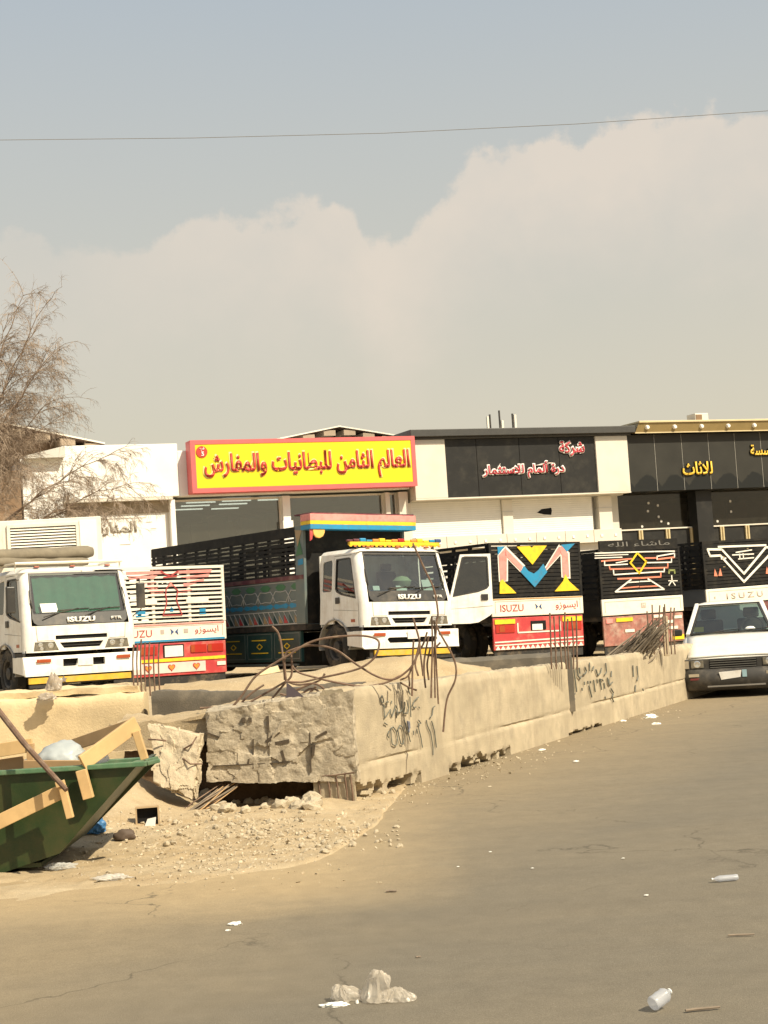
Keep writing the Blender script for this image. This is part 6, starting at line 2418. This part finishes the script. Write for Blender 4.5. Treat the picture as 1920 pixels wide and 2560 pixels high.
def twig(mb, p, d, ln, r, depth, sag):
    n = 4
    pts_ = [p.copy()]
    dd = d.normalized()
    for i in range(n):
        dd = (dd + Vector((rr.gauss(0, .13), rr.gauss(0, .13), rr.gauss(0, .1) - sag * (i + 1) / n)) * .9).normalized()
        pts_.append(pts_[-1] + dd * (ln / n))
    mb.tube(pts_, [r * (1 - .6 * i / n) for i in range(n + 1)], 3 if depth < 3 else 5, False)
    if depth <= 0:
        return
    nb_ = rr.randint(4, 6) if depth > 1 else rr.randint(3, 6)
    for k in range(nb_):
        t = rr.uniform(.25, 1.0)
        i = min(n - 1, int(t * n))
        q = pts_[i].lerp(pts_[i + 1], t * n - i)
        ax = Vector((rr.uniform(-1, 1), rr.uniform(-1, 1), rr.uniform(-.6, .9))).normalized()
        nd = (dd * .9 + ax * rr.uniform(.5, .95)).normalized()
        twig(mb, q, nd, ln * rr.uniform(.38, .62), max(.0038, r * .5), depth - 1, sag * 1.15)


tips = [((110, 760), 45.4, 3), ((20, 800), 44.6, 3), ((135, 880), 45.2, 4), ((110, 905), 44.2, 3), ((135, 1000), 45.5, 4), ((120, 1060), 44.4, 3), ((30, 960), 46, 4), ((-10, 1080), 44, 4), ((270, 1140), 44.8, 4), ((310, 1215), 44.4, 4), ((270, 1260), 45.2, 4), ((190, 1190), 44.6, 4), ((60, 1180), 44.0, 4), ((-10, 870), 45.6, 4), ((0, 1150), 45.2, 4), ((60, 735), 45.0, 3), ((80, 840), 44.8, 4), ((40, 1020), 45.2, 4)]
for (px, py), Y, dep in tips:
    e = at(px, py, Y)
    st = fork + Vector((rr.uniform(-.1, .1), rr.uniform(-.1, .1), rr.uniform(-.3, .2)))
    side_low = py > 1110
    m1 = st.lerp(e, .35) + Vector((0, 0, (.4 if side_low else 1.0)))
    m2 = st.lerp(e, .72) + Vector((0, 0, (.55 if side_low else .8)))
    pl_ = []
    for i in range(13):
        t = i / 12
        a, b, c = st.lerp(m1, t), m1.lerp(m2, t), m2.lerp(e, t)
        pl_.append(a.lerp(b, t).lerp(b.lerp(c, t), t) + Vector((rr.gauss(0, .03), rr.gauss(0, .03), rr.gauss(0, .03))))
    tb.tube(pl_, [.045 * (1 - t / 12.5) ** 1.5 + .008 for t in range(13)], 6, False)
    for i in range(5, 13):
        d = (pl_[i] - pl_[i - 1]).normalized()
        for _ in range(2 if dep < 4 else 3):
            ax = Vector((rr.uniform(-.5, 1), rr.uniform(-1, 1), rr.uniform(-.7, .8))).normalized()
            twig(cr_, pl_[i], (d * .8 + ax * .8), rr.uniform(.6, 1.15), .011, 3 if dep > 3 and i % 3 else 2, .26)
tb.build('trunk', bark, TREE).matrix_parent_inverse = Matrix.Translation(-TREE.location)
cr_.build('crown', twig_m, TREE).matrix_parent_inverse = Matrix.Translation(-TREE.location)

# ------------------------------------------------------------------ overhead wire
wp = [at(px, py, 24) for px, py in ((-500, 354), (0, 350), (480, 345), (960, 333), (1440, 310), (1920, 277), (2500, 225))]
pts_ = []
for i in range(len(wp) - 1):
    for k in range(8):
        pts_.append(wp[i].lerp(wp[i + 1], k / 8))
pts_.append(wp[-1])
wire = MB().tube(pts_, .0048, 5).build('overhead_wire', pm('grey cable', (.22, .21, .2), .6))
tag(wire, 'thin dark cable strung across the sky', 'cable')
